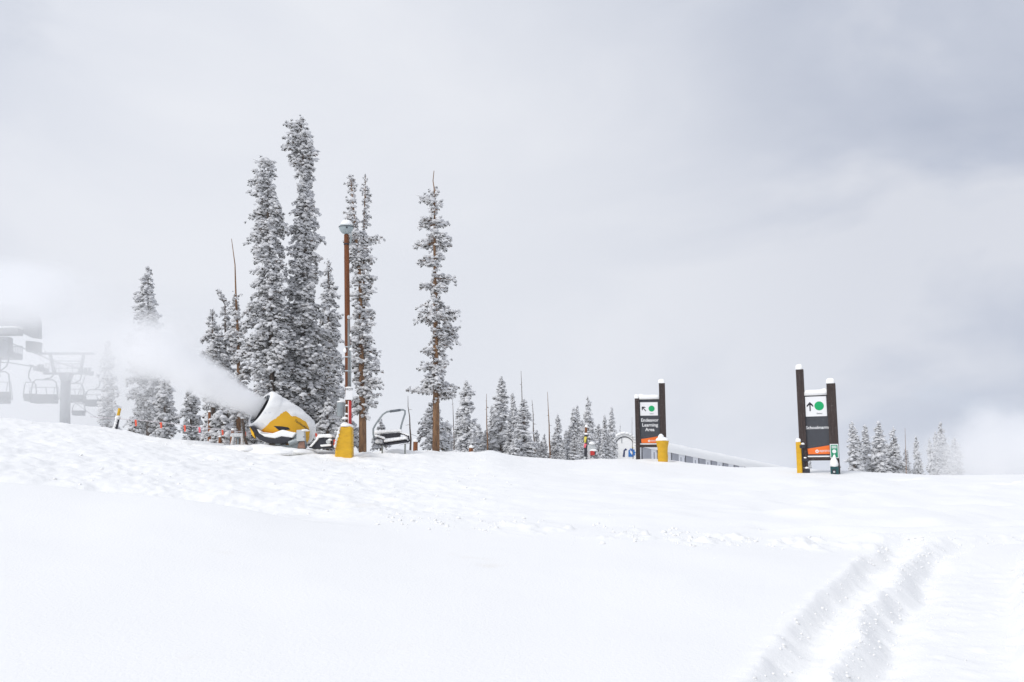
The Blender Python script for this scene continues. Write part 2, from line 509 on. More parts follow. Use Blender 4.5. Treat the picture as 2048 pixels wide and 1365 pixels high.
def gb(px, Y):
    """point of the ground under photo column px at depth Y"""
    x = (px - 1024) / FPX * (Y * math.cos(TH) ** 0)   # first guess, refined below
    z = gz(x, Y)
    for _ in range(4):
        # depth along the view axis depends on height
        dep = Y * math.cos(TH) + (z - EYE) * math.sin(TH)
        x = (px - 1024) / FPX * dep
        z = gz(x, Y)
    return Vector((x, Y, z))

rows = [-55., -30., -15., -8., -4., -1., 1., 2., 3., 3.6]
y = 4.0
while y < 36:
    rows.append(y); y += .0042 * y
while y < 860:
    rows.append(y); y *= 1.09
rows = np.array(rows)
u = np.linspace(-1, 1, 720)
ext = np.array([1.04, 1.12, 1.3, 1.7, 2.6, 5., 12.])
u = np.concatenate([-ext[::-1], u, ext])
wy = np.where(rows > 4, .72 * np.maximum(rows, 4) + 2.2, 5.1)
GX = np.clip(u[None, :] * wy[:, None], -880, 880) + np.sign(u)[None, :] * np.maximum(np.abs(u) - 1, 0)[None, :] * .5; GY = np.repeat(rows[:, None], len(u), 1)
GZ = ground_z(GX.ravel(), GY.ravel()).reshape(GX.shape)
nr, nc = GX.shape
V = np.stack([GX, GY, GZ], -1).reshape(-1, 3)
ii = (np.arange(nr - 1)[:, None] * nc + np.arange(nc - 1)[None, :]).ravel()
Q = np.stack([ii, ii + 1, ii + nc + 1, ii + nc], -1)
ground = link('ground', mesh_np('ground', V, Q, M['ground']))
ground['kind'] = 'structure'
ground['label'] = 'snow covered slope with churned snow and wheel tracks'

# ---------------------------------------------------------------- conifers
def tuft_template(k, r):
    V = [(0, 0, 0)]; T = []
    for i in range(k):
        a = r.uniform(0, 6.283); e = r.uniform(-.9, .9)
        d = Vector((1.0 - .35 * abs(e), .75 * math.sin(a) * abs(e) + r.uniform(-.25, .25), .7 * math.cos(a) * abs(e) - .1)).normalized()
        side = d.cross(Vector((r.uniform(-1, 1), r.uniform(-1, 1), r.uniform(-1, 1)))).normalized()
        ln = r.uniform(.7, 1.1); wd = r.uniform(.075, .13)
        b = len(V)
        V += [tuple(d * ln + side * wd), tuple(d * ln * .92 - side * wd)]
        T.append((0, b, b + 1))
    return np.array(V), np.array(T)
def puff_template(r):
    V = [(0, 0, .95)]; T = []
    n = 6
    for (rad, z) in ((.62, .68), (1.0, .05)):
        for k in range(n):
            a = 6.283 * (k + r.uniform(-.2, .2)) / n
            q = rad * r.uniform(.82, 1.15)
            V.append((q * math.cos(a), q * math.sin(a), z + r.uniform(-.12, .12)))
    V.append((0, 0, -.35))
    for k in range(n):
        k2 = (k + 1) % n
        T += [(0, 1 + k, 1 + k2), (1 + k, 7 + k, 7 + k2), (1 + k, 7 + k2, 1 + k2), (7 + k, 13, 7 + k2)]
    return np.array(V), np.array(T)
_r = random.Random(3)
TUFTS = [tuft_template(9, _r) for _ in range(6)]
PUFFS = [puff_template(_r) for _ in range(6)]
def scatter(temps, P, D, S, r):
    """templates placed at P, x axis along D, scaled by S (n,3)"""
    n = len(P)
    if n == 0:
        return np.zeros((0, 3)), np.zeros((0, 3), int)
    D = D / np.linalg.norm(D, axis=1, keepdims=True)
    up = np.tile([0., 0., 1.], (n, 1))
    Yv = np.cross(up, D); Yv /= np.maximum(np.linalg.norm(Yv, axis=1, keepdims=True), 1e-6)
    Zv = np.cross(D, Yv)
    pick = r.integers(0, len(temps), n)
    Vs, Ts, off = [], [], 0
    for k, (tv, tt) in enumerate(temps):
        m = np.where(pick == k)[0]
        if not len(m):
            continue
        q = tv[None] * S[m][:, None, :]
        w = q[..., 0:1] * D[m][:, None] + q[..., 1:2] * Yv[m][:, None] + q[..., 2:3] * Zv[m][:, None] + P[m][:, None]
        Vs.append(w.reshape(-1, 3))
        Ts.append((tt[None] + (np.arange(len(m)) * len(tv))[:, None, None] + off).reshape(-1, 3))
        off += len(m) * len(tv)
    return np.concatenate(Vs), np.concatenate(Ts)
def crown(prof, axis, seed, per_m=18, tuft=.105, step=.105, cover=.92, rise=.22, droop=.42, pillow=.5, needle='needle', inner=.12, fan=.34, tip=True, full=.6, lobe=.5):
    """prof: rows (z, left, right) of the crown's reach; axis(z) -> trunk x, y. Returns needle and snow meshes and limb list"""
    r = np.random.default_rng(seed)
    prof = sorted(prof)
    zs = np.array([p[0] for p in prof]); ls = np.array([p[1] for p in prof]); rs = np.array([p[2] for p in prof])
    z0, z1 = zs[0], zs[-1]
    P, D, S, SP, SD, SS, limbs = [], [], [], [], [], [], []
    nb = int((z1 - z0) * per_m)
    def put(p, d, t, snowy=True):
        P.append(p); D.append(d); S.append((t, t, t))
        if snowy and r.uniform() < cover:
            q = r.uniform(.65, 1.3)
            SP.append(p + d * t * .34 + np.array([0, 0, t * .20])); SD.append(d + r.normal(0, .35, 3))
            SS.append((t * .92 * q, t * .68 * q, t * .52 * q))
    bunch = r.uniform(0, 1, 4000) ** 1.0
    for i in range(nb):
        z = z0 + (z1 - z0) * (i + r.uniform(-1.5, 2.5)) / nb
        z = min(max(z, z0), z1)
        phi = r.uniform(0, 6.283)
        l, rr = np.interp(z, zs, ls), np.interp(z, zs, rs)
        cph = math.cos(phi)
        side = rr if cph > 0 else l
        reach = side * abs(cph) + (l + rr) / 2 * (1 - abs(cph))
        lb = float(fbm(np.array([z * 2.0 + math.cos(phi) * 1.2]), np.array([math.sin(phi) * 1.2 + seed * 3.7]), seed, 2)[0])
        Lb = reach * r.uniform(full, 1.12) * (1 + lobe * lb)
        Lb = min(Lb, reach * 1.08)
        if Lb < .05:
            continue
        cx, cy = axis(z)
        h = np.array([math.cos(phi), math.sin(phi), 0.]); lat = np.array([-h[1], h[0], 0.])
        ri = rise * r.uniform(-.2, 1.8); dr = droop * r.uniform(.4, 1.5)
        top = (z - z0) / (z1 - z0)
        if top > .85:
            ri += .9 * (top - .85) / .15
        pt = lambda s: np.array([cx, cy, z]) + h * (Lb * s) + np.array([0, 0, Lb * (ri * s - dr * s * s)])
        limbs.append([pt(0), pt(.45), pt(.85)])
        small = min(1.0, .50 + reach / (tuft * 6))
        st = step * small
        ns = max(2, int(Lb * (1 - inner) / st))
        for j in range(ns):
            s = inner + (1.02 - inner) * (j + r.uniform(0, 1)) / ns
            wd = fan * Lb * (1.15 - s) + .03
            for k in range(1 + int(wd / (st * .8)) * 2):
                o = 0.0 if k == 0 else r.uniform(-wd, wd)
                p = pt(s) + lat * o + np.array([0, 0, -.35 * abs(o) + r.normal(0, .055)])
                d = h + lat * (o / max(wd, .05)) * .9 + np.array([0, 0, -dr * s * .8 + r.uniform(-.6, .7)])
                put(p, d, tuft * small * r.uniform(.7, 1.3), True)
        if r.uniform() < pillow and Lb > .25:
            for s in r.uniform(.35, .95, 1):
                q = r.uniform(.6, 1.5)
                SP.append(pt(s) + np.array([0, 0, tuft * .3])); SD.append(h + np.array([0, 0, ri - 2 * dr * s]))
                SS.append((tuft * 1.5 * q, tuft * .85 * q, tuft * .5 * q))
    if tip:
        cx, cy = axis(z1)
        for k in range(5):
            put(np.array([cx, cy, z1 + (k - 4) * tuft * .5]), np.array([r.normal(0, .5), r.normal(0, .5), 1.0]), tuft * .6)
    A = lambda q: np.array(q, float).reshape(-1, 3)
    nv, ntt = scatter(TUFTS, A(P), A(D), A(S), r)
    sv, st = scatter(PUFFS, A(SP), A(SD), A(SS), r)
    nm = mesh_np('crown', nv, ntt, M[needle], False)
    sm = mesh_np('crown_snow', sv, st, M['treesnow'], True)
    return nm, sm, limbs
def trunk_mesh(pts, rad, limbs, matname, keep=1.0, seed=0, limb_r=.016):
    b = MB()
    b.tube(pts, rad, 9)
    rr = random.Random(seed)
    for l in limbs:
        if rr.random() < keep:
            b.tube([Vector(p) for p in l], [limb_r, limb_r * .7, limb_r * .35], 4, False)
    return mesh_from('trunk', b.V, b.F, M[matname])
def hero_tree(name, label, cat, Y, base_px, rows, trunk, tw, seed, group=None, bark='bark', foot=None, extra=None, **kw):
    """rows: (py, left px, right px) of the crown in the photo; trunk: (px, py) from foot to tip; tw: foot and tip radius"""
    g = gb(base_px, Y)
    root = thing(name, g, label, cat, group)
    tp = [at(px, py, Y) - g for px, py in trunk]
    tp[0] = Vector((tp[0].x, 0, -.15))
    tz = np.array([p.z for p in tp]); tx = np.array([p.x for p in tp])
    ax = lambda z: (float(np.interp(z, tz, tx)), 0.0)
    prof = []
    for py, xl, xr in rows:
        a, b = at(xl, py, Y) - g, at(xr, py, Y) - g
        c = ax(a.z)[0]
        prof.append((a.z, max(.03, (c - a.x) * 1.12), max(.03, (b.x - c) * 1.12)))
    nm, sm, limbs = crown(prof, ax, seed, **kw)
    n = len(tp)
    rad = [tw[0] + (tw[1] - tw[0]) * (tz[i] - tz[0]) / (tz[-1] - tz[0]) for i in range(n)]
    link('trunk', trunk_mesh(tp, rad, limbs, bark, 1.0 if bark == 'bark' else .5, seed), root)
    c = link('crown', nm, root)
    link('crown_snow', sm, c)['kind'] = 'stuff'
    return root

GH = 'tall snowy spruces behind the yellow snow gun'
hero_tree('spruce_tree', 'tall dense snowy spruce with a blunt top, just behind the snow gun', 'tree', 33.0, 545,
          [(324, 526, 546), (345, 508, 548), (400, 502, 552), (432, 500, 566), (480, 500, 570), (520, 508, 570), (560, 503, 572), (640, 496, 580), (700, 490, 590), (770, 500, 605), (840, 505, 615), (885, 520, 610)],
          [(546, 890), (545, 800), (540, 600), (536, 450), (536, 330)], (.12, .02), 11, per_m=30, bark='bark_grey', full=.6, lobe=.55, cover=1.0, pillow=.9)
hero_tree('spruce_tree', 'tallest snowy spruce with a flared pointed head above a narrow neck', 'tree', 34.0, 606,
          [(238, 600, 604), (262, 578, 615), (285, 566, 628), (308, 556, 632), (322, 558, 632), (329, 588, 628), (375, 588, 628), (410, 586, 632), (440, 580, 644), (490, 578, 642), (540, 572, 640), (600, 566, 645), (680, 560, 660), (760, 556, 668), (840, 560, 668), (888, 570, 660)],
          [(606, 890), (607, 700), (612, 450), (608, 340), (602, 240)], (.13, .02), 12, per_m=30, bark='bark_grey', droop=.26, rise=.1, full=.68, lobe=.65, cover=1.0, pillow=.9)
hero_tree('spruce_tree', 'pale slender snowy spruce just left of the wooden light pole', 'tree', 40.0, 658,
          [(524, 653, 658), (560, 646, 668), (610, 638, 680), (680, 634, 690), (760, 628, 692), (850, 625, 695), (890, 628, 692)],
          [(660, 890), (657, 524)], (.12, .02), 13, per_m=24, cover=1.0, pillow=1.0, bark='bark_grey', lobe=.7)
hero_tree('pine_tree', 'snowy pine with an open top and orange trunk base right of the light pole', 'tree', 33.5, 725,
          [(352, 699, 703), (368, 690, 712), (385, 690, 714), (392, 704, 711), (402, 682, 712), (418, 688, 714), (424, 704, 712), (440, 688, 716), (450, 690, 718), (458, 702, 716), (470, 700, 748), (478, 686, 774), (486, 700, 765), (494, 702, 730), (505, 672, 750), (522, 670, 748), (534, 700, 730), (560, 704, 748), (620, 704, 748), (690, 700, 750), (740, 696, 756), (790, 696, 763), (825, 702, 758), (838, 716, 736)],
          [(725, 908), (724, 800), (720, 560), (709, 440), (701, 354)], (.14, .02), 14, per_m=26, fan=.26, droop=.22, lobe=.8, cover=1.0, pillow=.9)
hero_tree('pine_tree', 'thin snowy pine leader standing beside the open topped pine', 'tree', 33.9, 729,
          [(354, 729, 733), (372, 724, 738), (392, 722, 742), (400, 722, 748), (410, 727, 735), (434, 722, 742), (446, 720, 744), (456, 726, 733), (500, 720, 745), (540, 722, 740)],
          [(729, 905), (728, 700), (727, 480), (731, 356)], (.09, .015), 15, per_m=22, fan=.24, droop=.2, lobe=.8, cover=1.0)
hero_tree('pine_tree', 'solitary tall pine with bare orange trunk and tiered snowy branches', 'tree', 32.0, 872,
          [(382, 862, 874), (394, 858, 880), (398, 866, 872), (403, 844, 884), (414, 843, 888), (424, 850, 882), (427, 867, 872), (436, 867, 872), (438, 842, 900), (448, 836, 902), (456, 848, 884), (459, 868, 873), (466, 868, 873), (468, 846, 892), (478, 832, 898), (488, 832, 898), (495, 856, 892), (498, 868, 873), (508, 868, 873), (510, 852, 888), (522, 840, 894), (532, 848, 888), (537, 868, 874), (546, 869, 876), (549, 868, 904), (562, 869, 908), (570, 846, 890), (573, 834, 890), (578, 869, 912), (585, 868, 924), (591, 869, 874), (598, 869, 874), (602, 846, 884), (610, 840, 890), (616, 869, 904), (622, 846, 914), (630, 826, 918), (640, 830, 912), (645, 869, 874), (654, 869, 874), (657, 868, 908), (668, 866, 912), (682, 869, 918), (690, 850, 912), (694, 868, 875), (702, 832, 884), (708, 826, 894), (714, 867, 876), (720, 867, 876), (726, 852, 904), (738, 828, 900), (745, 842, 888), (748, 866, 876), (756, 850, 900), (768, 822, 908), (782, 820, 910), (792, 834, 900), (800, 860, 880)],
          [(872, 910), (872, 800), (871, 650), (869, 500), (869, 382), (866, 362), (868, 342)], (.135, .012), 16, per_m=36, fan=.34, droop=.16, rise=.08, tip=False, lobe=.7, full=.6, tuft=.095, cover=1.0, pillow=.9, inner=.2)
hero_tree('spruce_tree', 'bushy dark spruce below the drifting snow plume left of the big pair', 'tree', 35.0, 425,
          [(622, 423, 427), (650, 414, 436), (690, 404, 448), (720, 402, 455), (780, 404, 458), (840, 404, 452), (880, 402, 450)],
          [(428, 890), (425, 624)], (.1, .015), 17, per_m=26, cover=1.0, lobe=.7, bark='bark_grey')
hero_tree('spruce_tree', 'snowy spruce with a thin bent tip beside the grey snag', 'tree', 35.6, 452,
          [(583, 436, 441), (588, 432, 444), (596, 436, 446), (604, 446, 456), (640, 440, 462), (700, 430, 472), (780, 424, 478), (880, 425, 480)],
          [(455, 890), (450, 610), (443, 598), (437, 582)], (.1, .012), 18, per_m=24, cover=1.0, lobe=.7, bark='bark_grey')
hero_tree('spruce_tree', 'ragged snowy tree with a long bare dead tip', 'tree', 34.4, 476,
          [(590, 468, 480), (640, 460, 488), (690, 456, 492), (740, 454, 500), (800, 458, 500), (870, 462, 500)],
          [(478, 892), (477, 700), (472, 600), (470, 530), (463, 478)], (.1, .01), 19, per_m=20, cover=1.0, lobe=.8, tip=False)
hero_tree('spruce_tree', 'misty snowy spruce whose pointed top rises above the snow plume', 'tree', 42.0, 296,
          [(535, 294, 299), (560, 286, 308), (600, 274, 312), (640, 270, 316), (662, 264, 328), (740, 258, 332), (800, 262, 335), (865, 258, 340)],
          [(300, 885), (296, 536)], (.13, .015), 20, per_m=22, cover=1.0, lobe=.7, tuft=.12, bark='bark_grey')
hero_tree('spruce_tree', 'foggy slim spruce beside the chairlift, at the end of the rope line', 'tree', 47.0, 217,
          [(685, 212, 218), (720, 205, 228), (770, 202, 233), (830, 200, 236), (865, 202, 236)],
          [(218, 880), (215, 688)], (.1, .015), 21, per_m=22, cover=1.0, lobe=.7, tuft=.13, bark='bark_grey')
for i, (px, top, hw, Y, lab) in enumerate([
        (330, 752, 24, 40.0, 'short snowy spruce right beside the misty pointed one'),
        (382, 772, 24, 39.0, 'short dark snowy spruce between the misty trees and the snags'),
        (446, 812, 36, 31.6, 'low spruce smothered in thick snow behind the rope flags'),
        (270, 838, 22, 36.0, 'low snowy spruce at the leaning rope post'),
        (655, 800, 30, 33.0, 'low snowy spruce filling in between snow gun and light pole'),
        (868, 800, 32, 37.0, 'low dense spruce hidden behind the tall pine with bare trunk'),
        (762, 842, 22, 38.0, 'low snowy spruce seen through the frame of the old lift chair'),
        (700, 820, 24, 37.0, 'low snowy spruce behind the foot of the light pole'),
        (500, 800, 30, 37.5, 'low dense spruce in the gloom under the jet of the snow gun'),
        (580, 800, 44, 38.5, 'wide snowy spruce filling in behind the barrel of the snow gun')]):
    hero_tree('young_spruce', lab, 'tree', Y, px,
              [(top, px - 2, px + 2), (top + 20, px - hw * .5, px + hw * .5), (top + 50, px - hw * .85, px + hw * .85), (895, px - hw, px + hw)],
              [(px, 900), (px, top + 2)], (.07, .012), 40 + i, per_m=30 if Y > 32 else 26, bark='bark_grey', cover=1.0, pillow=.95, lobe=.6, tuft=.12)

# bare snags
def snag(px, top, base, Y, w, lean, lab, seed, twigs=10, bark='bark_grey', group=None):
    g = gb(px, Y)
    root = thing('dead_tree', g, lab, 'dead tree', group)
    tip = at(px + lean, top, Y) - g
    rr = random.Random(seed)
    pts = [Vector((0, 0, -.3))]
    for k in range(1, 7):
        t = k / 6
        pts.append(Vector((tip.x * t ** 1.4 + rr.uniform(-.03, .03) * (k < 6), rr.uniform(-.03, .03), tip.z * t)))
    b = MB().tube(pts, [w * (1 - .88 * k / 6) for k in range(7)], 7)
    b.build('trunk', M[bark], root, True)
    for k in range(twigs):
        c = MB()
        t = rr.uniform(.25, .95)
        p = Vector((tip.x * t ** 1.4, 0, tip.z * t)); a = rr.uniform(0, 6.28); ln = rr.uniform(.2, .55) * (1.15 - t)
        d = Vector((math.cos(a), math.sin(a), rr.uniform(-.3, .3)))
        c.tube([p, p + d * ln * .6, p + d * ln + Vector((0, 0, -.1 * ln))], [w * .16, w * .12, w * .05], 4, False)
        c.build('twig', M['bark_grey'], root, True)
    return root
snag(822, 792, 890, 36.0, .05, -6, 'thin leaning bare snag next to the old lift chair', 1, 6)
snag(909, 793, 905, 60.0, .07, -4, 'thin bare snag just right of the tall orange trunked pine', 2)
snag(976, 788, 900, 58.0, .085, -3, 'bare snag with orange bark left of the twin tall firs', 3, 12, 'bark')
snag(1047, 742, 905, 62.0, .09, -5, 'tallest bare snag, rising out of a snowy fir', 4)
snag(1072, 800, 912, 60.0, .085, -8, 'stubby bare snag with short side twigs, between fir and gap', 5, 30)
snag(1103, 784, 915, 60.0, .085, -8, 'bare snag with orange foot standing alone in the gap of the tree row', 6, 12, 'bark')
snag(1268, 835, 912, 70.0, .05, -4, 'hair thin bare snag beside the short post of the learning area sign', 7, 3)
snag(1817, 856, 945, 88.0, .09, -7, 'reddish bare snag among the far trees right of the tall trail sign', 8, 8, 'bark')

# far trees: five kinds of small fir, each copy a tree of its own
FIR = []
for k in range(6):
    h = 7.0
    w = [1.0, .8, 1.15, .7, .95, .85][k]
    rr = np.random.default_rng(100 + k)
    prof = [(0.3, w * .95, w)]
    for t in np.linspace(.06, .97, 12):
        base = w * (1 - t) ** (.62 + .08 * (k % 3)) * .98 + .05
        prof.append((.3 + t * (h - .3), base * rr.uniform(.6, 1.25), base * rr.uniform(.6, 1.25)))
    prof.append((h, .03, .03))
    nm, sm, limbs = crown(prof, lambda z: (0., 0.), 200 + k, per_m=40, tuft=.155, step=.155, cover=1.0, needle='needle_far', pillow=.7, droop=.45, lobe=.6)
    tm = trunk_mesh([Vector((0, 0, -.5)), Vector((0, 0, h * .5)), Vector((0, 0, h))], [.13, .08, .02], limbs, 'bark_grey', .25, k, .02)
    FIR.append((nm, sm, tm, h, w))
def fir(px, top, hw, Y, k, lab, group=None, rot=0.0):
    nm, sm, tm, h, w = FIR[k]
    g = gb(px, Y)
    tip = at(px, top, Y)
    root = thing('fir_tree', g, lab, 'tree', group, rot)
    sz = (tip.z - g.z) / h
    sx = hw / FPX * Y / (w * .95)
    link('trunk', tm, root); c = link('crown', nm, root); link('crown_snow', sm, c)['kind'] = 'stuff'
    root.scale = (sx, sx, sz)
    return root
GF = 'snowy firs in the far row'
FR = 'small snowy fir in the far row between the tall bare trunk and the tunnel'
rr = random.Random(5)
for i, (px, top, hw, Y, lab) in enumerate([
        (930, 764, 33, 58, 'broad snowy fir with a tufted round top right of the tall pine'),
        (1003, 756, 32, 60, 'tallest snowy fir of the far row'),
        (1026, 787, 24, 63, 'narrow snowy fir leaning close to the tallest one of the far row'),
        (1048, 800, 30, 57, 'dark snowy fir with the tall bare snag rising behind its tip'),
        (983, 813, 20, 64, 'small snowy fir tucked behind the orange barked snag'), (914, 828, 18, 62, 'small snowy fir touching the thin snag beside the tall pine'), (958, 850, 22, 66, 'low snowy fir between the round topped fir and the orange barked snag'), (893, 842, 20, 64, None), (1090, 868, 16, 70, 'tiny snowy fir just before the lone snag in the gap'), (1073, 862, 18, 72, 'small snowy fir right behind the stubby twiggy snag'),
        (1117, 830, 22, 62, 'pointed snowy fir just right of the bare orange footed snag'),
        (1133, 862, 16, 68, None), (1148, 818, 20, 66, 'shorter of two close firs beside the striped marker post'), (1156, 812, 18, 69, 'taller of two close firs beside the striped marker post'),
        (1178, 794, 24, 63, 'slim tall snowy fir rising behind the striped marker post'),
        (1199, 850, 18, 70, 'small snowy fir rising beyond the snow cap of the red box stand'), (1212, 832, 18, 68, 'pointed snowy fir between red box stand and the wispy fir'), (1226, 816, 18, 66, 'wispy snowy fir just left of the covered conveyor mouth'),
        (1166, 842, 18, 66, 'small snowy fir directly behind the striped marker post'), (1190, 862, 18, 72, 'low snowy fir directly behind the red box stand'), (1236, 862, 14, 72, 'low snowy fir touching the white tunnel front'), (1010, 850, 24, 70, None), (1060, 872, 18, 60, 'low snowy fir between the tallest snag and the stubby twiggy snag'), (870, 850, 20, 60, None), (1105, 880, 16, 62, 'tiny snowy fir at the orange foot of the lone snag'), (945, 868, 18, 55, 'low snowy fir right behind the stump at the edge of the firs'), (1030, 860, 20, 56, None), (1150, 872, 20, 58, None), (1127, 884, 18, 58, None), (900, 866, 20, 66, None), (926, 858, 22, 68, None), (970, 862, 20, 60, None), (992, 858, 22, 66, None), (1020, 848, 20, 58, None), (1040, 866, 22, 64, None), (1084, 884, 18, 64, None), (1112, 872, 20, 60, None), (1140, 856, 18, 63, None), (1160, 868, 20, 61, None), (1176, 858, 18, 67, None), (1218, 864, 18, 64, None), (1206, 880, 14, 60, 'lowest snowy fir at the foot of the wispy fir')]):
    fir(px, top, hw, Y, i % 6, lab or FR, None if lab else GF, rr.uniform(0, 6.28))
fir(1244, 850, 5, 105, 3, 'tiny spindly fir poking up over the snowy tunnel roof')
fir(1280, 868, 6, 110, 5, 'tiny distant fir top behind the learning area sign post')
for i, (px, top, hw, Y, lab) in enumerate([
        (1717, 846, 21, 86, 'blunt topped snowy fir, first of the far group beside the tall trail sign'),
        (1743, 853, 16, 88, 'slim snowy fir between the blunt topped and the tufted far firs'),
        (1770, 846, 24, 87, 'tufted wide branched snowy fir amid the far right group'),
        (1800, 856, 23, 90, 'pale conical snowy fir left of the reddish snag'),
        (1845, 874, 15, 92, 'small lone snowy fir between the far group and the drifting mist'),
        (1872, 880, 11, 97, 'faint small fir at the edge of the drifting mist'),
        (1886, 866, 12, 97, 'faint slim fir in the drifting mist'),
        (1898, 848, 20, 98, 'tallest ghostly fir inside the drifting mist'),
        (1924, 878, 20, 99, 'faintest ghostly fir at the far end of the drifting mist'),
        (1730, 885, 20, 90, 'low snowy fir at the foot of the blunt topped far fir'),
        (1785, 890, 20, 90, 'low snowy fir at the foot of the tufted far fir'),
        (1757, 884, 20, 91, 'low snowy fir between the slim and the tufted far firs'),
        (1822, 900, 16, 91, 'low snowy fir right behind the reddish far snag'),
        (1910, 892, 18, 97, 'low ghostly fir beside the tallest one in the mist'),
        (1626, 914, 8, 90, 'small snowy fir seen between the legs of the tall trail sign'),
        (1684, 918, 9, 90, 'small snowy fir right beside the outer post of the tall trail sign')]):
    fir(px, top, hw * 1.35, Y, (i * 2 + 1 + i // 3) % 6, lab, None, rr.uniform(0, 6.28))

# loose clods of snow: along the tracks, on the broken line in the middle and over the churned pile
rc = np.random.default_rng(77)
def along(pts, n, off, spread, smin, smax, t0=0.0, t1=1.0):
    seg = np.array(pts); ln = np.hypot(*(seg[1:] - seg[:-1]).T); cum = np.concatenate([[0], np.cumsum(ln)])
    t = (t0 + (t1 - t0) * rc.uniform(0, 1, n)) * cum[-1]
    k = np.clip(np.searchsorted(cum, t) - 1, 0, len(ln) - 1); f = (t - cum[k]) / ln[k]
    d_ = (seg[k + 1] - seg[k]) / ln[k][:, None]
    p = seg[k] + d_ * (f * ln[k])[:, None] + np.stack([d_[:, 1], -d_[:, 0]], 1) * rc.normal(off, spread, n)[:, None]
    return p, rc.uniform(0, 1, n) ** 3 * (smax - smin) + smin
CP, CS = [], []
for args in ((RUT1, 320, -.16, .08, .005, .022), (RUT1, 250, .10, .13, .004, .016), (RUT1, 400, .32, .08, .005, .02), (RUT2, 320, -.17, .08, .005, .022), (RUT2, 400, .08, .16, .004, .016), (EDGE, 400, .08, .10, .005, .02), (RUT2, 700, .7, .5, .003, .010)):
    p, q = along(*args); CP.append(p); CS.append(q)
n_ = 900
a_ = rc.uniform(-.15, .48, n_); yy_ = 14.0 - 2.2 * a_ + rc.normal(0, .55, n_)
keep = fbm(a_ * 40, yy_ * 1.2, 61, 2) > .05
CP.append(np.stack([a_ * yy_, yy_], 1)[keep]); CS.append((rc.uniform(0, 1, n_) ** 4 * .035 + .010)[keep])
n_ = 800
yy_ = rc.uniform(14.8, 29.5, n_); a_ = rc.uniform(-.62, .0, n_)
keep = fbm(a_ * 25, yy_ * .8, 62, 3) > .05
CP.append(np.stack([a_ * yy_, yy_], 1)[keep]); CS.append((rc.uniform(0, 1, n_) ** 4 * .03 + .012)[keep])
CP = np.concatenate(CP); CS = np.concatenate(CS)
cz = ground_z(CP[:, 0].copy(), CP[:, 1].copy())
v_, t_ = scatter(PUFFS, np.stack([CP[:, 0], CP[:, 1], cz - CS * .05], 1), rc.normal(0, 1, (len(CS), 3)) * np.array([1, 1, .35]), np.stack([CS * rc.uniform(.8, 1.4, len(CS)), CS, CS * rc.uniform(.6, 1.0, len(CS))], 1), rc)
clods = link('snow_clods', mesh_np('snow_clods', v_, t_, M['snow'], True))
clods['kind'] = 'stuff'; clods['label'] = 'loose snow clods scattered on the slope'

# ---------------------------------------------------------------- text
def text(body, size, matname, parent, loc, bold=.012, align='CENTER', name='lettering', Mx=None):
    cu = bpy.data.curves.new(name, 'FONT')
    cu.body = body; cu.size = size; cu.align_x = align; cu.align_y = 'CENTER'
    cu.offset = bold * size; cu.extrude = .002; cu.resolution_u = 3
    tmp = bpy.data.objects.new('tmp', cu); COL.objects.link(tmp)
    bpy.context.view_layer.update()
    me = bpy.data.meshes.new_from_object(tmp.evaluated_get(bpy.context.evaluated_depsgraph_get()))
    bpy.data.objects.remove(tmp)
    me.transform(Matrix.Rotation(math.pi / 2, 4, 'X'))
    if Mx is not None:
        me.transform(Mx)
    me.materials.clear(); me.materials.append(M[matname])
    return link(name, me, parent, loc)
def disc(c, r, y0, y1, n=28):
    return [(c[0] + r * math.cos(2 * math.pi * k / n), c[1] + r * math.sin(2 * math.pi * k / n)) for k in range(n)]
ARROW = [(-.045, -.5), (.045 + .04, -.5), (.085, .18), (.36, -.06), (.36, .14), (0.02, .5), (-.32, .14), (-.32, -.06), (-.045, .18)]

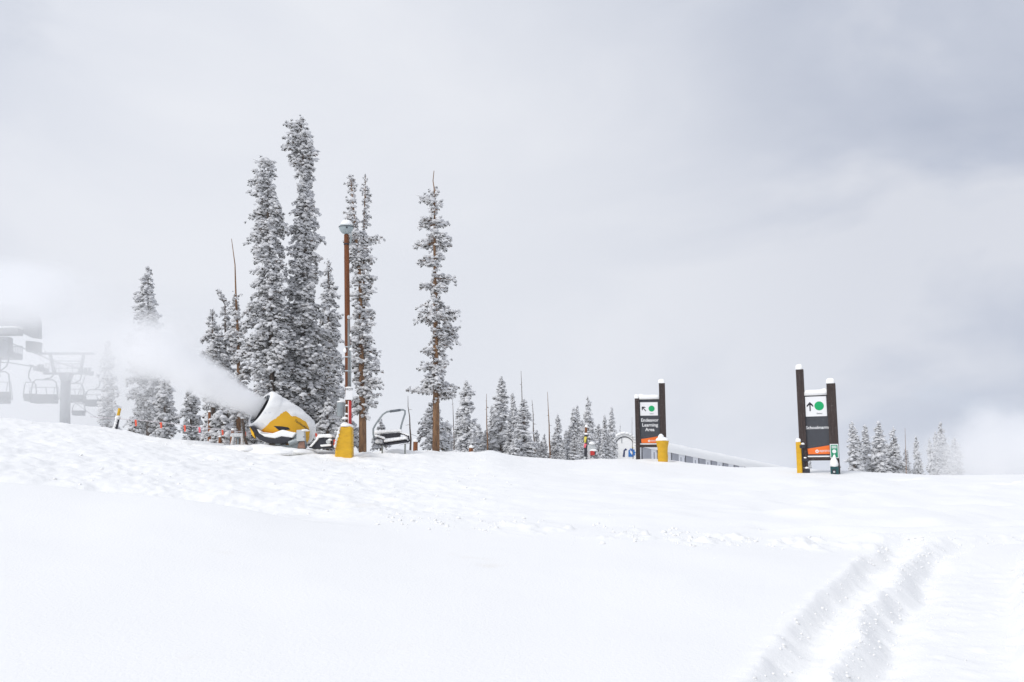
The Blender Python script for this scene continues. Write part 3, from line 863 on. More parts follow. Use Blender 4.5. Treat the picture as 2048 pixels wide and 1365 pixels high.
# ---------------------------------------------------------------- trail signs
def trail_sign(loc, rz, label, wl, wp, wr, hl, hr, p0, p1, lines, arrow, tsize, plate, wedge, depth=.2):
    """posts of width wl and wr either side of a panel of width wp; panel from p0 to p1"""
    root = thing('trail_sign', loc, label, 'trail sign', None, rz)
    xl, xr = -wp / 2, wp / 2
    d = depth / 2
    for (a, b, h) in ((xl - wl, xl, hl), (xr, xr + wr, hr)):
        mb = MB()
        sl = .07
        poly = [(a, -.5), (b, -.5), (b, h), (a, h - .0)]
        mb.prism(poly, -d, d)
        # slanting cut at the back of the post top
        mb.prism([(a, h), (b, h), (b - .03, h + sl), (a + .04, h + sl * .4)], d * .2, d)
        # planks: shallow grooves as proud battens
        for k in range(3):
            w3 = (b - a) / 3
            mb.box((a + k * w3 + .006, -d - .006, -.5), (a + (k + 1) * w3 - .006, -d, h - .004))
        o = mb.build('post', M['timber'], root)
        s = MB().lump(((a + b) / 2 - .01, -.01, h + .01), ((b - a) * .53, depth * .53, .15), 5 + int(h * 10), n=20, m=12, rough=.045, flat=.12, sq=.55)
        s.build('snow_cap', M['snow'], o, True)
    MB().box((xl, -.035, p0), (xr, .035, p1), bevel=.004).build('panel', M['board'], root)
    t = MB().box((xl, -.075, p1), (xr, .075, p1 + .06)).build('top_rail', M['timber'], root)
    s = MB()
    for k in range(0):
        x = xl + (k + .5) * wp / 7
        s.lump((x, -.01 + .015 * math.sin(k * 2.1), p1 + .065), (wp / 7 * .95, .12, .11 + .015 * math.sin(k * 1.7)), 20 + k, rough=.06, flat=.2)
    s.lump((0, -.005, p1 + .062), (wp / 2 * 1.0, .105, .115), 21, n=28, m=10, rough=.035, flat=.1, sq=.45)
    s.lump(((xr if hr < hl else xl) * .8, -.005, p1 + .10), (wp * .16, .09, .11), 22, n=16, m=8, rough=.05, flat=.3, sq=.7)
    s.box((xl + .004, -.085, p1 + .005), (xr - .004, -.078, p1 + .10))
    s.build('snow_cap', M['snow'], t, True)
    t = MB().box((xl, -.06, p0 - .14), (xr, .06, p0 - .04)).build('bottom_rail', M['timber'], root)
    MB().box((xl + .01, -.066, p0 - .045), (xr - .02, .05, p0 - .015), bevel=.01).build('snow_cap', M['snow'], t)
    # white plate with arrow and green dot
    a, b, c, e = plate
    pl = MB().box((a, -.055, c), (b, -.036, e), bevel=.003).build('plate', M['white'], root)
    h = e - c
    ac, s = (a + (b - a) * .21, c + h * .5), h * .46
    ca, sa = math.cos(arrow), math.sin(arrow)
    MB().prism([(ac[0] + s * (x * ca - z * sa), ac[1] + s * (x * sa + z * ca)) for x, z in ARROW], -.060, -.0552).build('arrow', M['ink'], pl)
    MB().prism(disc((a + (b - a) * .65, c + h * .52), h * .225, 0, 0), -.060, -.0552).build('green_dot', M['green'], pl)
    text('Easiest', h * .10, 'ink', pl, (a + (b - a) * .65, -.0575, c + h * .14), bold=.0)
    for (body, x, z) in lines:
        text(body, tsize, 'white', root, (x, -.0385, z), bold=.016)
    # orange wedge with logo and name
    a, b, z0, zl, zr = wedge
    wg = MB().prism([(a + .015, z0), (b, z0), (b, zr), (a, zl)], -.052, -.036).build('name_wedge', M['orange'], root)
    hh = (zl - z0)
    cx = a + (b - a) * .43
    cz = z0 + hh * .52
    ring = disc((cx, cz), hh * .30, 0, 0, 12)
    MB().prism(ring, -.056, -.0522).build('emblem', M['white'], wg)
    st = []
    for k in range(12):
        q = hh * (.19 if k % 2 == 0 else .08)
        st.append((cx + q * math.cos(k * math.pi / 6), cz + q * math.sin(k * math.pi / 6)))
    MB().prism(st, -.0585, -.0562).build('emblem_star', M['orange'], wg)
    text('KEYSTONE', hh * .50, 'white', wg, (cx + hh * .42, -.0545, cz), bold=.012, align='LEFT')
    return root
# tall sign on the right
g = gb(1639.5, 26.5)
RSZ = R(-24)
rs = trail_sign(g, RSZ, 'tall dark trail sign reading Schoolmarm with an upright arrow', .20, .635, .235, 3.02, 2.57, .50, 2.235,
                [('Schoolmarm', 0, 1.305)], 0, .125, (-.30, .29, 1.63, 2.21), (-.30, .31, .54, .70, .79))
# short sign further away
g2 = gb(1301, 32.8)
trail_sign(g2, R(-8), 'dark trail sign reading Endeavor Learning Area beside the covered conveyor', .155, .72, .215, 2.16, 2.70, .55, 2.12,
           [('Endeavor', .0, 1.375), ('Learning', .01, 1.20), ('Area', 0, 1.035)], R(42), .165, (-.33, .30, 1.54, 2.02), (-.32, .34, .56, .70, .80), .2)
# map box on the outer post of the tall sign
sg = Matrix.Translation(g) @ Matrix.Rotation(RSZ, 4, 'Z')
mb_root = thing('map_box', sg @ Vector((.44, -.13, 0)), 'green placard above a dark teal box, half buried in snow on the sign post', 'map box', None, RSZ)
pl = MB().box((-.11, -.035, .42), (.115, -.002, .82), bevel=.003).build('placard', M['white'], mb_root)
MB().box((-.09, -.041, .44), (.095, -.0355, .795)).build('placard_face', M['placard'], pl)
for z in (.745, .70):
    MB().box((-.065, -.045, z), (.07, -.0415, z + .022)).build('text_line', M['white'], pl)
MB().prism(disc((0, .61), .055, 0, 0, 16), -.045, -.0415).build('symbol', M['white'], pl)
bx = MB().box((-.12, -.16, -.35), (.10, -.05, .18), bevel=.012).build('box', M['teal'], mb_root)
MB().box((-.075, -.164, -.02), (.03, -.1602, .10)).build('box_front', M['black'], bx)
MB().prism(disc((-.02, .03), .03, 0, 0, 10), -.168, -.1642).build('emblem', M['pale'], bx)
MB().lump((-.02, -.10, .20), (.115, .10, .24), 3, rough=.10, flat=.15).lump((.0, -.09, .36), (.05, .06, .16), 4, rough=.1, flat=.3).build('snow_cap', M['snow'], mb_root, True)
# yellow pad tied to the inner post
p = sg @ Vector((-.475, .02, 0))
pad = thing('crash_pad', p, 'narrow yellow crash pad strapped to the post of the Schoolmarm sign', 'crash pad', None, RSZ)
MB().box((-.14, -.16, -.5), (.015, .10, .90), bevel=.03).build('cover', M['yellowpad'], pad)
MB().lump((-.06, -.02, .91), (.085, .14, .11), 6, n=16, m=10, rough=.05, flat=.2, sq=.6).build('snow_cap', M['snow'], pad, True)
st = MB()
st.tube([(.02, -.17, .82), (.05, -.165, .55), (.08, -.16, .2), (.12, -.15, -.1)], .016, 6)
st.box((-.03, -.175, .72), (.13, -.10, .80)).box((.02, -.175, .34), (.20, -.10, .42)).box((.08, -.18, -.3), (.22, -.1, .12))
st.build('strap', M['black'], pad)
sn = MB().lump((.06, -.14, .83), (.05, .04, .045), 2).lump((.10, -.15, .43), (.05, .035, .03), 3).lump((.13, -.14, .14), (.07, .05, .04), 4)
sn.build('strap_snow', M['snow'], pad, True)
# yellow pad in front of the learning area sign
Y = 32.0
g = gb(1326, Y)
pad = thing('crash_pad', g, 'waisted yellow crash pad heaped with snow at the Endeavor Learning Area sign', 'crash pad')
px2 = lambda v: v / FPX * Y
prof = [(px2(9.5), -.5), (px2(9.5), px2(2)), (px2(10.5), px2(14)), (px2(9.8), px2(24)), (px2(10.5), px2(33)), (px2(13), px2(46))]
MB().lathe(prof, 18, Matrix.Scale(.72, 4, (0, 1, 0)), True).build('cover', M['yellowpad'], pad, 'auto')
MB().lump((0, 0, px2(46)), (px2(13), px2(9), px2(8)), 8, rough=.08, flat=.1).lump((-px2(2.5), 0, px2(50)), (px2(7), px2(6), px2(10)), 9, rough=.08).build('snow_cap', M['snow'], pad, True)

# ---------------------------------------------------------------- light pole with its fittings
Y = 28.2
g = gb(697, Y)
def PX(px, py, dy=0.0):
    return at(px, py, Y + dy) - g
lp = thing('light_pole', g, 'tall orange brown wooden pole with a round grey lamp on top', 'light pole')
MB().tube([PX(697.5, 925), PX(696, 780), PX(694.5, 620), PX(693, 470)], [.092, .088, .084, .078], 14).build('pole', M['pole'], lp, True)
c = PX(692.5, 457, -.02)
head = MB()
prof = [(.02, -.20), (.12, -.17), (.20, -.08), (.235, .02), (.235, .05), (.20, .10), (.10, .15), (.02, .165)]
head.lathe(prof, 24, Matrix.Translation(c) @ Matrix.Scale(.72, 4, (0, 1, 0)), True)
hd = head.build('lamp_head', M['lampgrey'], lp, True)
MB().lump(c + Vector((0, 0, .10)), (.20, .16, .18), 3, rough=.07, flat=.3).build('snow_cap', M['snow'], hd, True)
MB().lathe([(.242, .025), (.248, .035), (.242, .05)], 24, Matrix.Translation(c) @ Matrix.Scale(.74, 4, (0, 1, 0))).build('rim', M['black'], hd, True)
MB().prism(disc((0, 0), .028, 0, 0, 12), 0, .02, Matrix.Translation(c + Vector((.05, -.178, -.02)))).build('latch', M['black'], hd)
MB().tube([PX(699, 462, -.05), PX(702.5, 470, -.05), PX(702, 482, -.06), PX(699, 490, -.06)], .018, 6).build('bracket', M['lampgrey'], lp, True)
MB().lathe([(.092, -.02), (.092, .02)], 14, Matrix.Translation(PX(693.2, 489)), True).build('band', M['black'], lp)
for k, (x, y0, y1, rd) in enumerate([(698.5, 632, 780, .016), (701.5, 690, 780, .018), (696.4, 640, 780, .012)]):
    MB().tube([PX(x - .5, y0, -.10), PX(x, (y0 + y1) / 2, -.10), PX(x, y1, -.10)], rd, 7).build('conduit', M['grey'], lp, True)
MB().lump(PX(697.5, 635, -.10), (.05, .05, .07), 2, rough=.02, flat=1).build('weatherhead', M['pale'], lp, True)
for k, (q_, sz_) in enumerate([(PX(690, 703, -.06), (.05, .05, .12)), (PX(701.5, 672, -.1), (.04, .04, .06)), (PX(702, 700, -.1), (.05, .04, .07)), (PX(693.5, 812, -.1), (.05, .05, .04)), (PX(693.5, 829, -.1), (.05, .05, .04)), (PX(690, 838, -.1), (.12, .08, .06))]):
    MB().lump(q_, sz_, 4 + k).build('clinging_snow', M['snow'], lp, True)
for yb in (694, 714, 742):
    MB().box(PX(689.5, yb + 1, -.105), PX(702.5, yb - 1, -.09)).build('clip', M['pale'], lp)
sgn = MB().box(PX(690.5, 800, -.16), PX(706, 776, -.14), bevel=.004).build('notice_plate', M['white'], lp)
text('FROST', .085, 'ink', sgn, PX(698.5, 779.5, -.163), bold=.0)
MB().lump(PX(698, 776, -.15), (.12, .04, .035), 3).build('snow_cap', M['snow'], sgn, True)
bx = MB().lathe([(.12, -.24), (.125, -.22), (.125, .2), (.12, .22)], 16, Matrix.Translation(PX(681.5, 818, -.05)), True).build('transformer_can', M['grey'], lp, 'auto')
MB().lump(PX(683, 805, -.05), (.15, .14, .06), 5).build('snow_cap', M['snow'], bx, True)
MB().tube([PX(682, 832, -.02), PX(682, 842, -.02), PX(690, 845, 0)], .03, 8).build('can_pipe', M['pale'], bx, True)
rp_ = MB().tube([PX(699.8, 802, -.12), PX(699.8, 870, -.12)], .052, 12).build('red_pipe', M['red'], lp, True)
MB().tube([PX(697.3, 802, -.135), PX(697.3, 870, -.135)], .02, 6).build('snow_streak', M['snow'], rp_, True)
# flared pad at its foot
gp = gb(690, 27.6)
pad = thing('crash_pad', gp, 'big flared yellow crash pad at the foot of the wooden light pole', 'crash pad')
Y = 27.6
Q = lambda px, py, dy=0: at(px, py, Y + dy) - gp
poly = [Q(671, 925), Q(673, 898), Q(678, 870), Q(682.5, 855), Q(706, 854), Q(706.5, 880), Q(707.5, 930)]
bm_ = MB()
n = len(poly)
fr = [Vector((p.x, -.24, p.z)) for p in poly]; bk = [Vector((p.x * .9, .24, p.z)) for p in poly]
bm_.add(fr + bk, [tuple(range(n)), tuple(range(2 * n - 1, n - 1, -1))] + [(i, i + n, (i + 1) % n + n, (i + 1) % n) for i in range(n)])
cv = bm_.build('cover', M['yellowpad'], pad)
bv = cv.modifiers.new('round', 'BEVEL'); bv.width = .06; bv.segments = 3
for zz in (872, 892):
    MB().box(Q(676 if zz < 880 else 674, zz, -.246), Q(707, zz - .8, -.236)).build('seam', M['yellowpad'], pad)
MB().lump(Q(694, 854), (.20, .26, .10), 5, rough=.06, flat=.15).lump(Q(690, 852), (.12, .2, .11), 6, rough=.06, flat=.2).build('snow_cap', M['snow'], pad, True)
s = MB()
for k in range(6):
    t = k / 5
    s.lump(Q(680 - 8 * t, 860 + 34 * t, -.1), (.05, .22, .10), 30 + k)
s.build('clinging_snow', M['snow'], pad, True)

# ---------------------------------------------------------------- snow gun
Y = 28.6
g = gb(575, Y)
gun = thing('snow_gun', g, 'big yellow fan snow gun caked with snow, aimed up and blowing snow', 'snow gun')
mouth = at(519, 818, Y - .25) - g
axis = Vector((-.74, -.50, .47)).normalized()           # blowing direction
zax = -axis                                             # local +Z runs from mouth to tail
xax = Vector((0, 0, 1)) - zax * zax.z; xax.normalize()   # local +X is up
yax = zax.cross(xax)
B = Matrix((( xax.x, yax.x, zax.x, mouth.x), (xax.y, yax.y, zax.y, mouth.y), (xax.z, yax.z, zax.z, mouth.z), (0, 0, 0, 1)))
BPROF = [(.56, .18), (.585, .35), (.60, .60), (.60, .90), (.58, 1.20), (.535, 1.45), (.465, 1.65), (.36, 1.79), (.22, 1.87), (.04, 1.90)]
barrel = MB().lathe(BPROF, 48, B).build('barrel', M['yellow'], gun, True)
ring = MB().lathe([(.50, .05), (.52, .015), (.55, -.005), (.58, .01), (.60, .05), (.608, .20), (.60, .30), (.585, .35)], 48, B).build('collar', M['collar'], gun, True)
MB().lathe([(.50, .02), (.475, .10), (.44, .45), (.40, .70), (.02, .72)], 40, B).build('duct', M['black'], gun, True)
nz = None
for k in range(30):
    a = 2 * math.pi * k / 30
    q = B @ Matrix.Rotation(a, 4, 'Z') @ Matrix.Translation((.455, 0, .06)) @ Matrix.Rotation(R(-60), 4, 'Y')
    MB().lathe([(.030, -.05), (.024, .03), (.010, .07)], 6, q, True).build('nozzle', M['grey'] if k % 2 else M['black'], ring)
MB().lathe([(.16, .30), (.15, .26), (.05, .20), (.01, .19)], 16, B).build('fan_hub', M['grey'], gun, True)
for k in range(7):
    q = B @ Matrix.Rotation(2 * math.pi * k / 7, 4, 'Z') @ Matrix.Translation((.29, 0, .40)) @ Matrix.Rotation(R(35), 4, 'X')
    MB().box((-.13, -.07, -.008), (.13, .07, .008), q).build('fan_blade', M['black'], gun)
# snow caked over the upper shell; it sinks below the shell where the paint is bare
camdir = None
def barrel_r(z):
    zz = [p[1] for p in BPROF]; rr_ = [p[0] for p in BPROF]
    return float(np.interp(z, zz, rr_)) if z > .35 else .612
SV, SF = [], []
na, nz_ = 72, 40
to_cam = (Vector((0, 0, 1.6)) - (g + mouth)).normalized()
cy, cx = to_cam.dot(yax), to_cam.dot(xax)
a_cam = math.atan2(cy, cx)                              # angle of the side that faces the camera
for j in range(nz_ + 1):
    z = .0 + 1.93 * j / nz_
    for k in range(na):
        a = 2 * math.pi * k / na
        # angle from the top towards the viewer's side (positive) or the far side (negative)
        da = (a + math.pi) % (2 * math.pi) - math.pi
        s_ = da * (1 if a_cam > 0 else -1)
        wob = .10 * math.sin(z * 7 + 1) + .07 * math.sin(z * 17 + .4) + .04 * math.sin(z * 31)
        if z < .34:
            edge = 2.6 + wob
        else:
            edge = np.interp(z, [.34, .5, .62, .85, 1.10, 1.32, 1.52, 1.70, 1.92], [2.4, 1.75, 1.38, 1.33, 1.16, 1.22, 1.30, 1.8, 3.2]) + wob * .45
        e2 = -2.0 + .1 * math.sin(z * 9)
        f = min(1, max(0, (edge - s_) / .28)) * min(1, max(0, (s_ - e2) / .4))
        f = f * f * (3 - 2 * f)
        th = -.04 + f * (.045 + .075 * max(0, math.cos(da)) + .012 * math.sin(a * 9 + z * 11))
        if z < .22:
            q_ = math.sqrt(max(0, 1 - ((.22 - z) / .22) ** 2))
            th = -.03 + (th + .03) * q_
        r_ = barrel_r(z) + th
        if z > 1.78:
            r_ = max(0.02, r_)
        SV.append(B @ Vector((r_ * math.cos(a), r_ * math.sin(a), z + (.05 * f if z > 1.6 else 0))))
for j in range(nz_):
    for k in range(na):
        k2 = (k + 1) % na
        SF.append((j * na + k, j * na + k2, (j + 1) * na + k2, (j + 1) * na + k))
SF.append(tuple(nz_ * na + k for k in range(na)))
MB().add(SV, SF).build('snow_cover', M['snow'], gun, True)
# lettering on the shell, wrapped onto its curve
def wrap_text(body, size, z0, a0, name='lettering', matn='ink', bold=.01):
    cu = bpy.data.curves.new(name, 'FONT'); cu.body = body; cu.size = size; cu.offset = bold * size; cu.resolution_u = 3
    cu.shear = .3
    tmp = bpy.data.objects.new('tmp', cu); COL.objects.link(tmp)
    bpy.context.view_layer.update()
    me = bpy.data.meshes.new_from_object(tmp.evaluated_get(bpy.context.evaluated_depsgraph_get()))
    bpy.data.objects.remove(tmp)
    for v in me.vertices:
        z = z0 + v.co.x
        r_ = barrel_r(z) + .006
        a = (a0 - v.co.y / r_) * (1 if a_cam > 0 else -1)
        v.co = B @ Vector((r_ * math.cos(a), r_ * math.sin(a), z))
    me.materials.clear(); me.materials.append(M[matn])
    return link(name, me, barrel)
wrap_text('TechnoAlpin', .115, .98, 1.42)
MB().box((0, 0, 0), (.001, .001, .001))
# black flash on the lower shell
fv = []
for (z, a) in [(.52, 2.18), (.74, 1.98), (.92, 1.86), (1.02, 1.90), (.90, 2.06), (.74, 2.24)]:
    aa = a * (1 if a_cam > 0 else -1)
    fv.append(B @ Vector(((barrel_r(z) + .006) * math.cos(aa), (barrel_r(z) + .006) * math.sin(aa), z)))
MB().add(fv, [(0, 1, 5), (1, 4, 5), (1, 2, 4), (2, 3, 4)]).build('black_flash', M['ink'], barrel)
# belly guard, snow lying in it
PXg = lambda px, py, dy=0.0: at(px, py, Y + dy) - g
def slab(pxs, d0, d1, name, matn, parent=gun, bevel=.03):
    f0 = [PXg(a, b) for a, b in pxs]
    n = len(f0)
    V_ = [Vector((p.x, d0, p.z)) for p in f0] + [Vector((p.x, d1, p.z)) for p in f0]
    o = MB().add(V_, [tuple(range(n)), tuple(range(2 * n - 1, n - 1, -1))] + [(i, i + n, (i + 1) % n + n, (i + 1) % n) for i in range(n)]).build(name, M[matn], parent)
    if bevel:
        md = o.modifiers.new('round', 'BEVEL'); md.width = bevel; md.segments = 3; md.limit_method = 'ANGLE'
    return o
guard = slab([(510, 854), (519, 856), (527, 868), (538, 876), (560, 880), (572, 875), (590, 877), (592, 884), (575, 889), (548, 889), (530, 882), (517, 870)], -.62, -.10, 'belly_guard', 'black')
slab([(511, 857), (515, 872), (522, 880), (519, 868)], -.66, -.5, 'guard_edge', 'yellow', gun, .01)
slab([(524, 860), (534, 867), (556, 869), (575, 862), (590, 866), (602, 868), (594, 878), (573, 875), (560, 879), (540, 876), (529, 869)], -.64, -.15, 'guard_snow', 'snow', guard, .05)
yoke = slab([(592, 884), (598, 874), (607, 862), (612, 862), (620, 890), (618, 900), (596, 900), (588, 892)], -.55, -.35, 'yoke', 'grey')
cb = slab([(603, 863), (618, 862), (619, 884), (603, 885)], -.68, -.48, 'control_box', 'pale', gun, .012)
MB().box(PXg(606, 875, -.69), PXg(609, 873.5, -.685)).build('latch', M['black'], cb)
MB().lump(PXg(610, 862, -.58), (.13, .12, .05), 6).build('snow_cap', M['snow'], cb, True)
MB().lathe([(.075, -.16), (.08, -.14), (.08, .1), (.06, .14)], 14, Matrix.Translation(PXg(588, 884, -.6)) @ Matrix.Rotation(R(70), 4, 'Y'), True).build('tilt_motor', M['grey'], gun, 'auto')
slab([(606, 886), (617, 884), (619, 899), (603, 899)], -.60, -.42, 'hose_coupling', 'rust', gun, .03)
fr = MB()
fr.box(PXg(500, 896, -.5), PXg(615, 891, -.4)).box(PXg(505, 896, .35), PXg(615, 891, .45)).box(PXg(560, 896, -.5), PXg(566, 888, .45))
fr.tube([PXg(566, 895), PXg(566, 872)], .09, 12)
fr.build('base_frame', M['grey'], gun)
sn = MB()
for k, (x, yy, w, h, dy) in enumerate([(500, 897, .34, .16, -.55), (522, 896, .40, .20, -.5), (550, 895, .42, .17, -.6), (578, 896, .40, .14, -.6), (600, 899, .3, .10, -.6), (540, 898, .5, .14, -.9), (486, 899, .3, .12, -.4)]):
    q_ = PXg(x, yy, dy); q_.z = gz(g.x + q_.x, g.y + q_.y) - g.z
    q_.z -= .04
    sn.lump(q_, (w * 1.6, .8, h * 1.25), 50 + k, n=20, m=10, rough=.10, flat=.6)
sn.build('base_snow', M['snow'], gun, True)

# black box next to the gun
Y = 28.2
g = gb(645, Y)
eb = thing('equipment_box', g, 'black angular equipment box with snow on its lid, right of the snow gun', 'equipment box')
PXg = lambda px, py, dy=0.0: at(px, py, Y + dy) - g
slab([(619, 895), (630, 884), (637, 876), (668, 874), (667, 897), (624, 898)], -.25, .3, 'body', 'black', eb, .03)
slab([(634, 879), (641, 870), (664, 869), (669, 874), (667, 877), (650, 876)], -.30, .32, 'snow_cap', 'snow', eb, .06)
slab([(622, 895), (639, 876), (641, 879), (627, 895)], -.31, -.2, 'snow_edge', 'snow', eb, .015)
slab([(644, 891), (666, 889), (666, 893), (646, 895)], -.33, -.2, 'ledge_snow', 'snow', eb, .02)
MB().lathe([(.07, -.06), (.07, .06)], 12, Matrix.Translation(PXg(657, 884, -.27)) @ Matrix.Rotation(R(90), 4, 'X'), True).build('cap', M['pale'], eb, 'auto')
MB().lump(PXg(660, 881, -.3), (.07, .07, .05), 3).build('cap_snow', M['snow'], eb, True)
# little frame left of the gun
Y = 29.0
g = gb(475, Y)
hr = thing('hose_rack', g, 'small metal rack wrapped in snow, left of the snow gun', 'rack')
PXg = lambda px, py, dy=0.0: at(px, py, Y + dy) - g
for (a, b) in (((468, 874), (463, 897)), ((484, 874), (484, 897)), ((476, 876), (476, 897))):
    MB().tube([PXg(*a), PXg(*b)], .045, 7).build('leg', M['grey'], hr, True)
MB().tube([PXg(466, 874), PXg(486, 874)], .05, 7).build('top_bar', M['grey'], hr, True)
s = MB()
for k in range(4):
    s.lump(PXg(467 + k * 6, 872), (.10, .12, .09), k)
for k in range(5):
    s.lump(PXg(467 - k * .9, 877 + k * 4), (.055, .07, .08), 10 + k).lump(PXg(484.5, 877 + k * 4, -.02), (.045, .07, .08), 20 + k)
s.build('snow_cover', M['snow'], hr, True)
sp = thing('wooden_stake', gb(492, 28.9), 'curved brown stake leaning beside the snow gun', 'stake')
g = sp.location.copy(); Y = 28.9
MB().tube([at(497, 903, Y) - g, at(494, 890, Y) - g, at(489, 875, Y) - g, at(487, 850, Y) - g, at(484, 838, Y) - g], [.05, .045, .04, .04, .03], 8).build('shaft', M['bark_grey'], sp, True)
MB().lump(at(484, 837, Y) - g, (.05, .05, .05), 1).build('snow_cap', M['snow'], sp, True)

# ---------------------------------------------------------------- old lift chair on posts
Y = 29.2
g = gb(788, Y)
ch = thing('display_chair', g, 'old two seat lift chair set on two short posts, snow on its seat', 'lift chair')
PXg = lambda px, py, dy=0.0: at(px, py, Y + dy) - g
for x in (764.5, 810):
    MB().box(PXg(x - 2, 925, .02), PXg(x + 2, 888, .12)).build('post', M['postgrey'], ch)
# hanger loop behind the seat back
loop = [(749, 882), (746.5, 868), (746.5, 858), (752, 848), (759, 838), (766, 829), (774, 824), (785, 822.5), (797, 820.5), (806, 820), (810, 822), (810, 828), (806, 840), (802.5, 852), (801, 861), (803, 868)]
MB().tube([PXg(x, y_, .22 - .0 * k) for k, (x, y_) in enumerate(loop)], .030, 8).build('hanger', M['grey'], ch, True)
MB().tube([PXg(780, 823.3, .22), PXg(801, 820.5, .22)], .042, 8).build('grip_sleeve', M['lift'], ch, True)
fr = MB()
fr.tube([PXg(749, 880, .2), PXg(754, 876, -.1), PXg(766, 879, -.30), PXg(769, 890, -.32), PXg(752, 888, .05)], .026, 7)
fr.tube([PXg(801, 868, .2), PXg(808, 869, -.1), PXg(817, 873, -.30), PXg(818.5, 882, -.32), PXg(815, 885, -.1)], .026, 7)
fr.tube([PXg(769, 890.5, -.32), PXg(793, 887, -.32), PXg(818, 883.5, -.32)], .03, 7)
fr.build('seat_frame', M['black'], ch, True)
bk = MB()
bk.box((0, 0, 0), (1, 1, 1), Matrix.Identity(4))
bk = MB()
a, b, c, d = PXg(762, 869, .12), PXg(801, 865, .12), PXg(801, 874, .10), PXg(767, 878, .10)
bk.add([a, b, c, d] + [q + Vector((0, .05, 0)) for q in (a, b, c, d)], [(0, 3, 2, 1), (4, 5, 6, 7), (0, 1, 5, 4), (1, 2, 6, 5), (2, 3, 7, 6), (3, 0, 4, 7)])
bk.build('backrest', M['black'], ch)
a, b, c, d = PXg(768, 879, .05), PXg(803, 875, .05), PXg(817, 882, -.30), PXg(769, 889.5, -.30)
st = MB().add([a, b, c, d] + [q + Vector((0, 0, -.04)) for q in (a, b, c, d)], [(0, 3, 2, 1), (4, 5, 6, 7), (0, 1, 5, 4), (1, 2, 6, 5), (2, 3, 7, 6), (3, 0, 4, 7)]).build('seat', M['black'], ch)
sn = MB()
for k in range(7):
    t = k / 6
    sn.lump(PXg(773 + 38 * t, 884 - 5.5 * t, -.15), (.11, .24, .085), 60 + k, rough=.05, flat=.3)
sn.lump(PXg(757, 885, .0), (.11, .2, .10), 71, rough=.05)
sn.build('seat_snow', M['snow'], st, True)
sn = MB()
for k in range(8):
    t = k / 7
    sn.lump(PXg(754 + 45 * t, 866.5 - 3.5 * t, .15), (.10, .09, .07 + .03 * (1 - t)), 80 + k, rough=.06, flat=.4)
for k in range(5):
    t = k / 4
    sn.lump(PXg(753 + 14 * t, 873 + 4 * t, .1 - .4 * t), (.06, .08, .05), 90 + k).lump(PXg(803 + 14 * t, 866 + 5 * t, .1 - .4 * t), (.06, .08, .035), 95 + k)
sn.build('frame_snow', M['snow'], ch, True)

# stumps
for (px, top, w, Y, lab) in [(830.5, 884, 4.6, 31.0, 'short reddish wooden stump with a snow cap beside the old lift chair'),
                             (942, 896, 4.2, 31.0, 'short reddish wooden stump with a snow cap at the edge of the far firs')]:
    g = gb(px, Y)
    root = thing('wooden_stump', g, lab, 'stump')
    t = at(px, top, Y).z - g.z
    w *= Y / FPX
    MB().lathe([(w * 1.15, -.3), (w * 1.05, 0), (w, t * .6), (w * .97, t)], 10, None, True).build('stump', M['stump'], root, 'auto')
    MB().prism(disc((0, 0), w * .5, 0, 0, 8), -w * 1.06, -w * .9, Matrix.Translation((.02, 0, t * .35))).build('knot', M['ink'], root)
    MB().lump((0, 0, t), (w * 1.1, w * 1.1, .10), 3, rough=.06, flat=.15).build('snow_cap', M['snow'], root, True)

# ---------------------------------------------------------------- rope line
Y = 30.6
g = gb(228, Y)
rp0 = thing('rope_post', g, 'dark leaning rope line post with a yellow tip, snow on one side', 'post')
P0, P1, P2 = at(226, 885, Y) - g, at(235, 838, Y) - g, at(239.5, 817, Y) - g
MB().tube([P0, P1], .07, 10).build('shaft', M['black'], rp0, True)
MB().tube([P1 + (P2 - P1) * .1, P2], .05, 10).build('yellow_tip', M['yellowpad'], rp0, True)
s = MB()
for k in range(7):
    s.lump(at(225.5 + k * 1.5, 868 - k * 5, Y - .03) - g, (.055, .07, .09), k)
s.lump(at(235.5, 836, Y) - g, (.11, .1, .08), 9)
s.build('clinging_snow', M['snow'], rp0, True)
rl = thing('rope_line', gb(440, 30.2), 'thin rope strung with orange and pink flags behind the snow gun', 'rope')
g = rl.location.copy()
RP = [(180, 834, 33), (236, 838, 30.6), (270, 840, 30.4), (300, 843, 30.3), (340, 847, 30.2), (400, 855, 30.1), (460, 862, 30.0), (520, 866, 30.0), (580, 868, 30), (631, 866, 30), (668, 880, 29.6), (690, 890, 29)]
MB().tube([at(*p) - g for p in RP], .012, 5).build('rope', M['rope'], rl, True)
RX = [p[0] for p in RP]
for k, (px, drop, mm) in enumerate([(271, 12, 'flag'), (321.5, 11, 'flag'), (369, 12, 'flag'), (398.5, 10, 'flagpink'), (444.5, 10, 'flag'), (489.5, 9, 'flag'), (632, 9, 'flag')]):
    yt = float(np.interp(px, RX, [p[1] for p in RP])); dd = float(np.interp(px, RX, [p[2] for p in RP])) - .02
    a, b = at(px - 1.9, yt, dd) - g, at(px + 1.9, yt, dd) - g
    c, d = at(px + 2.4, yt + drop, dd) - g, at(px - .6, yt + drop + 1, dd) - g
    MB().add([a, b, c, d] + [q + Vector((.005, .012, 0)) for q in (a, b, c, d)], [(0, 3, 2, 1), (4, 5, 6, 7), (0, 1, 5, 4), (1, 2, 6, 5), (2, 3, 7, 6), (3, 0, 4, 7)]).build('flag', M[mm], rl)
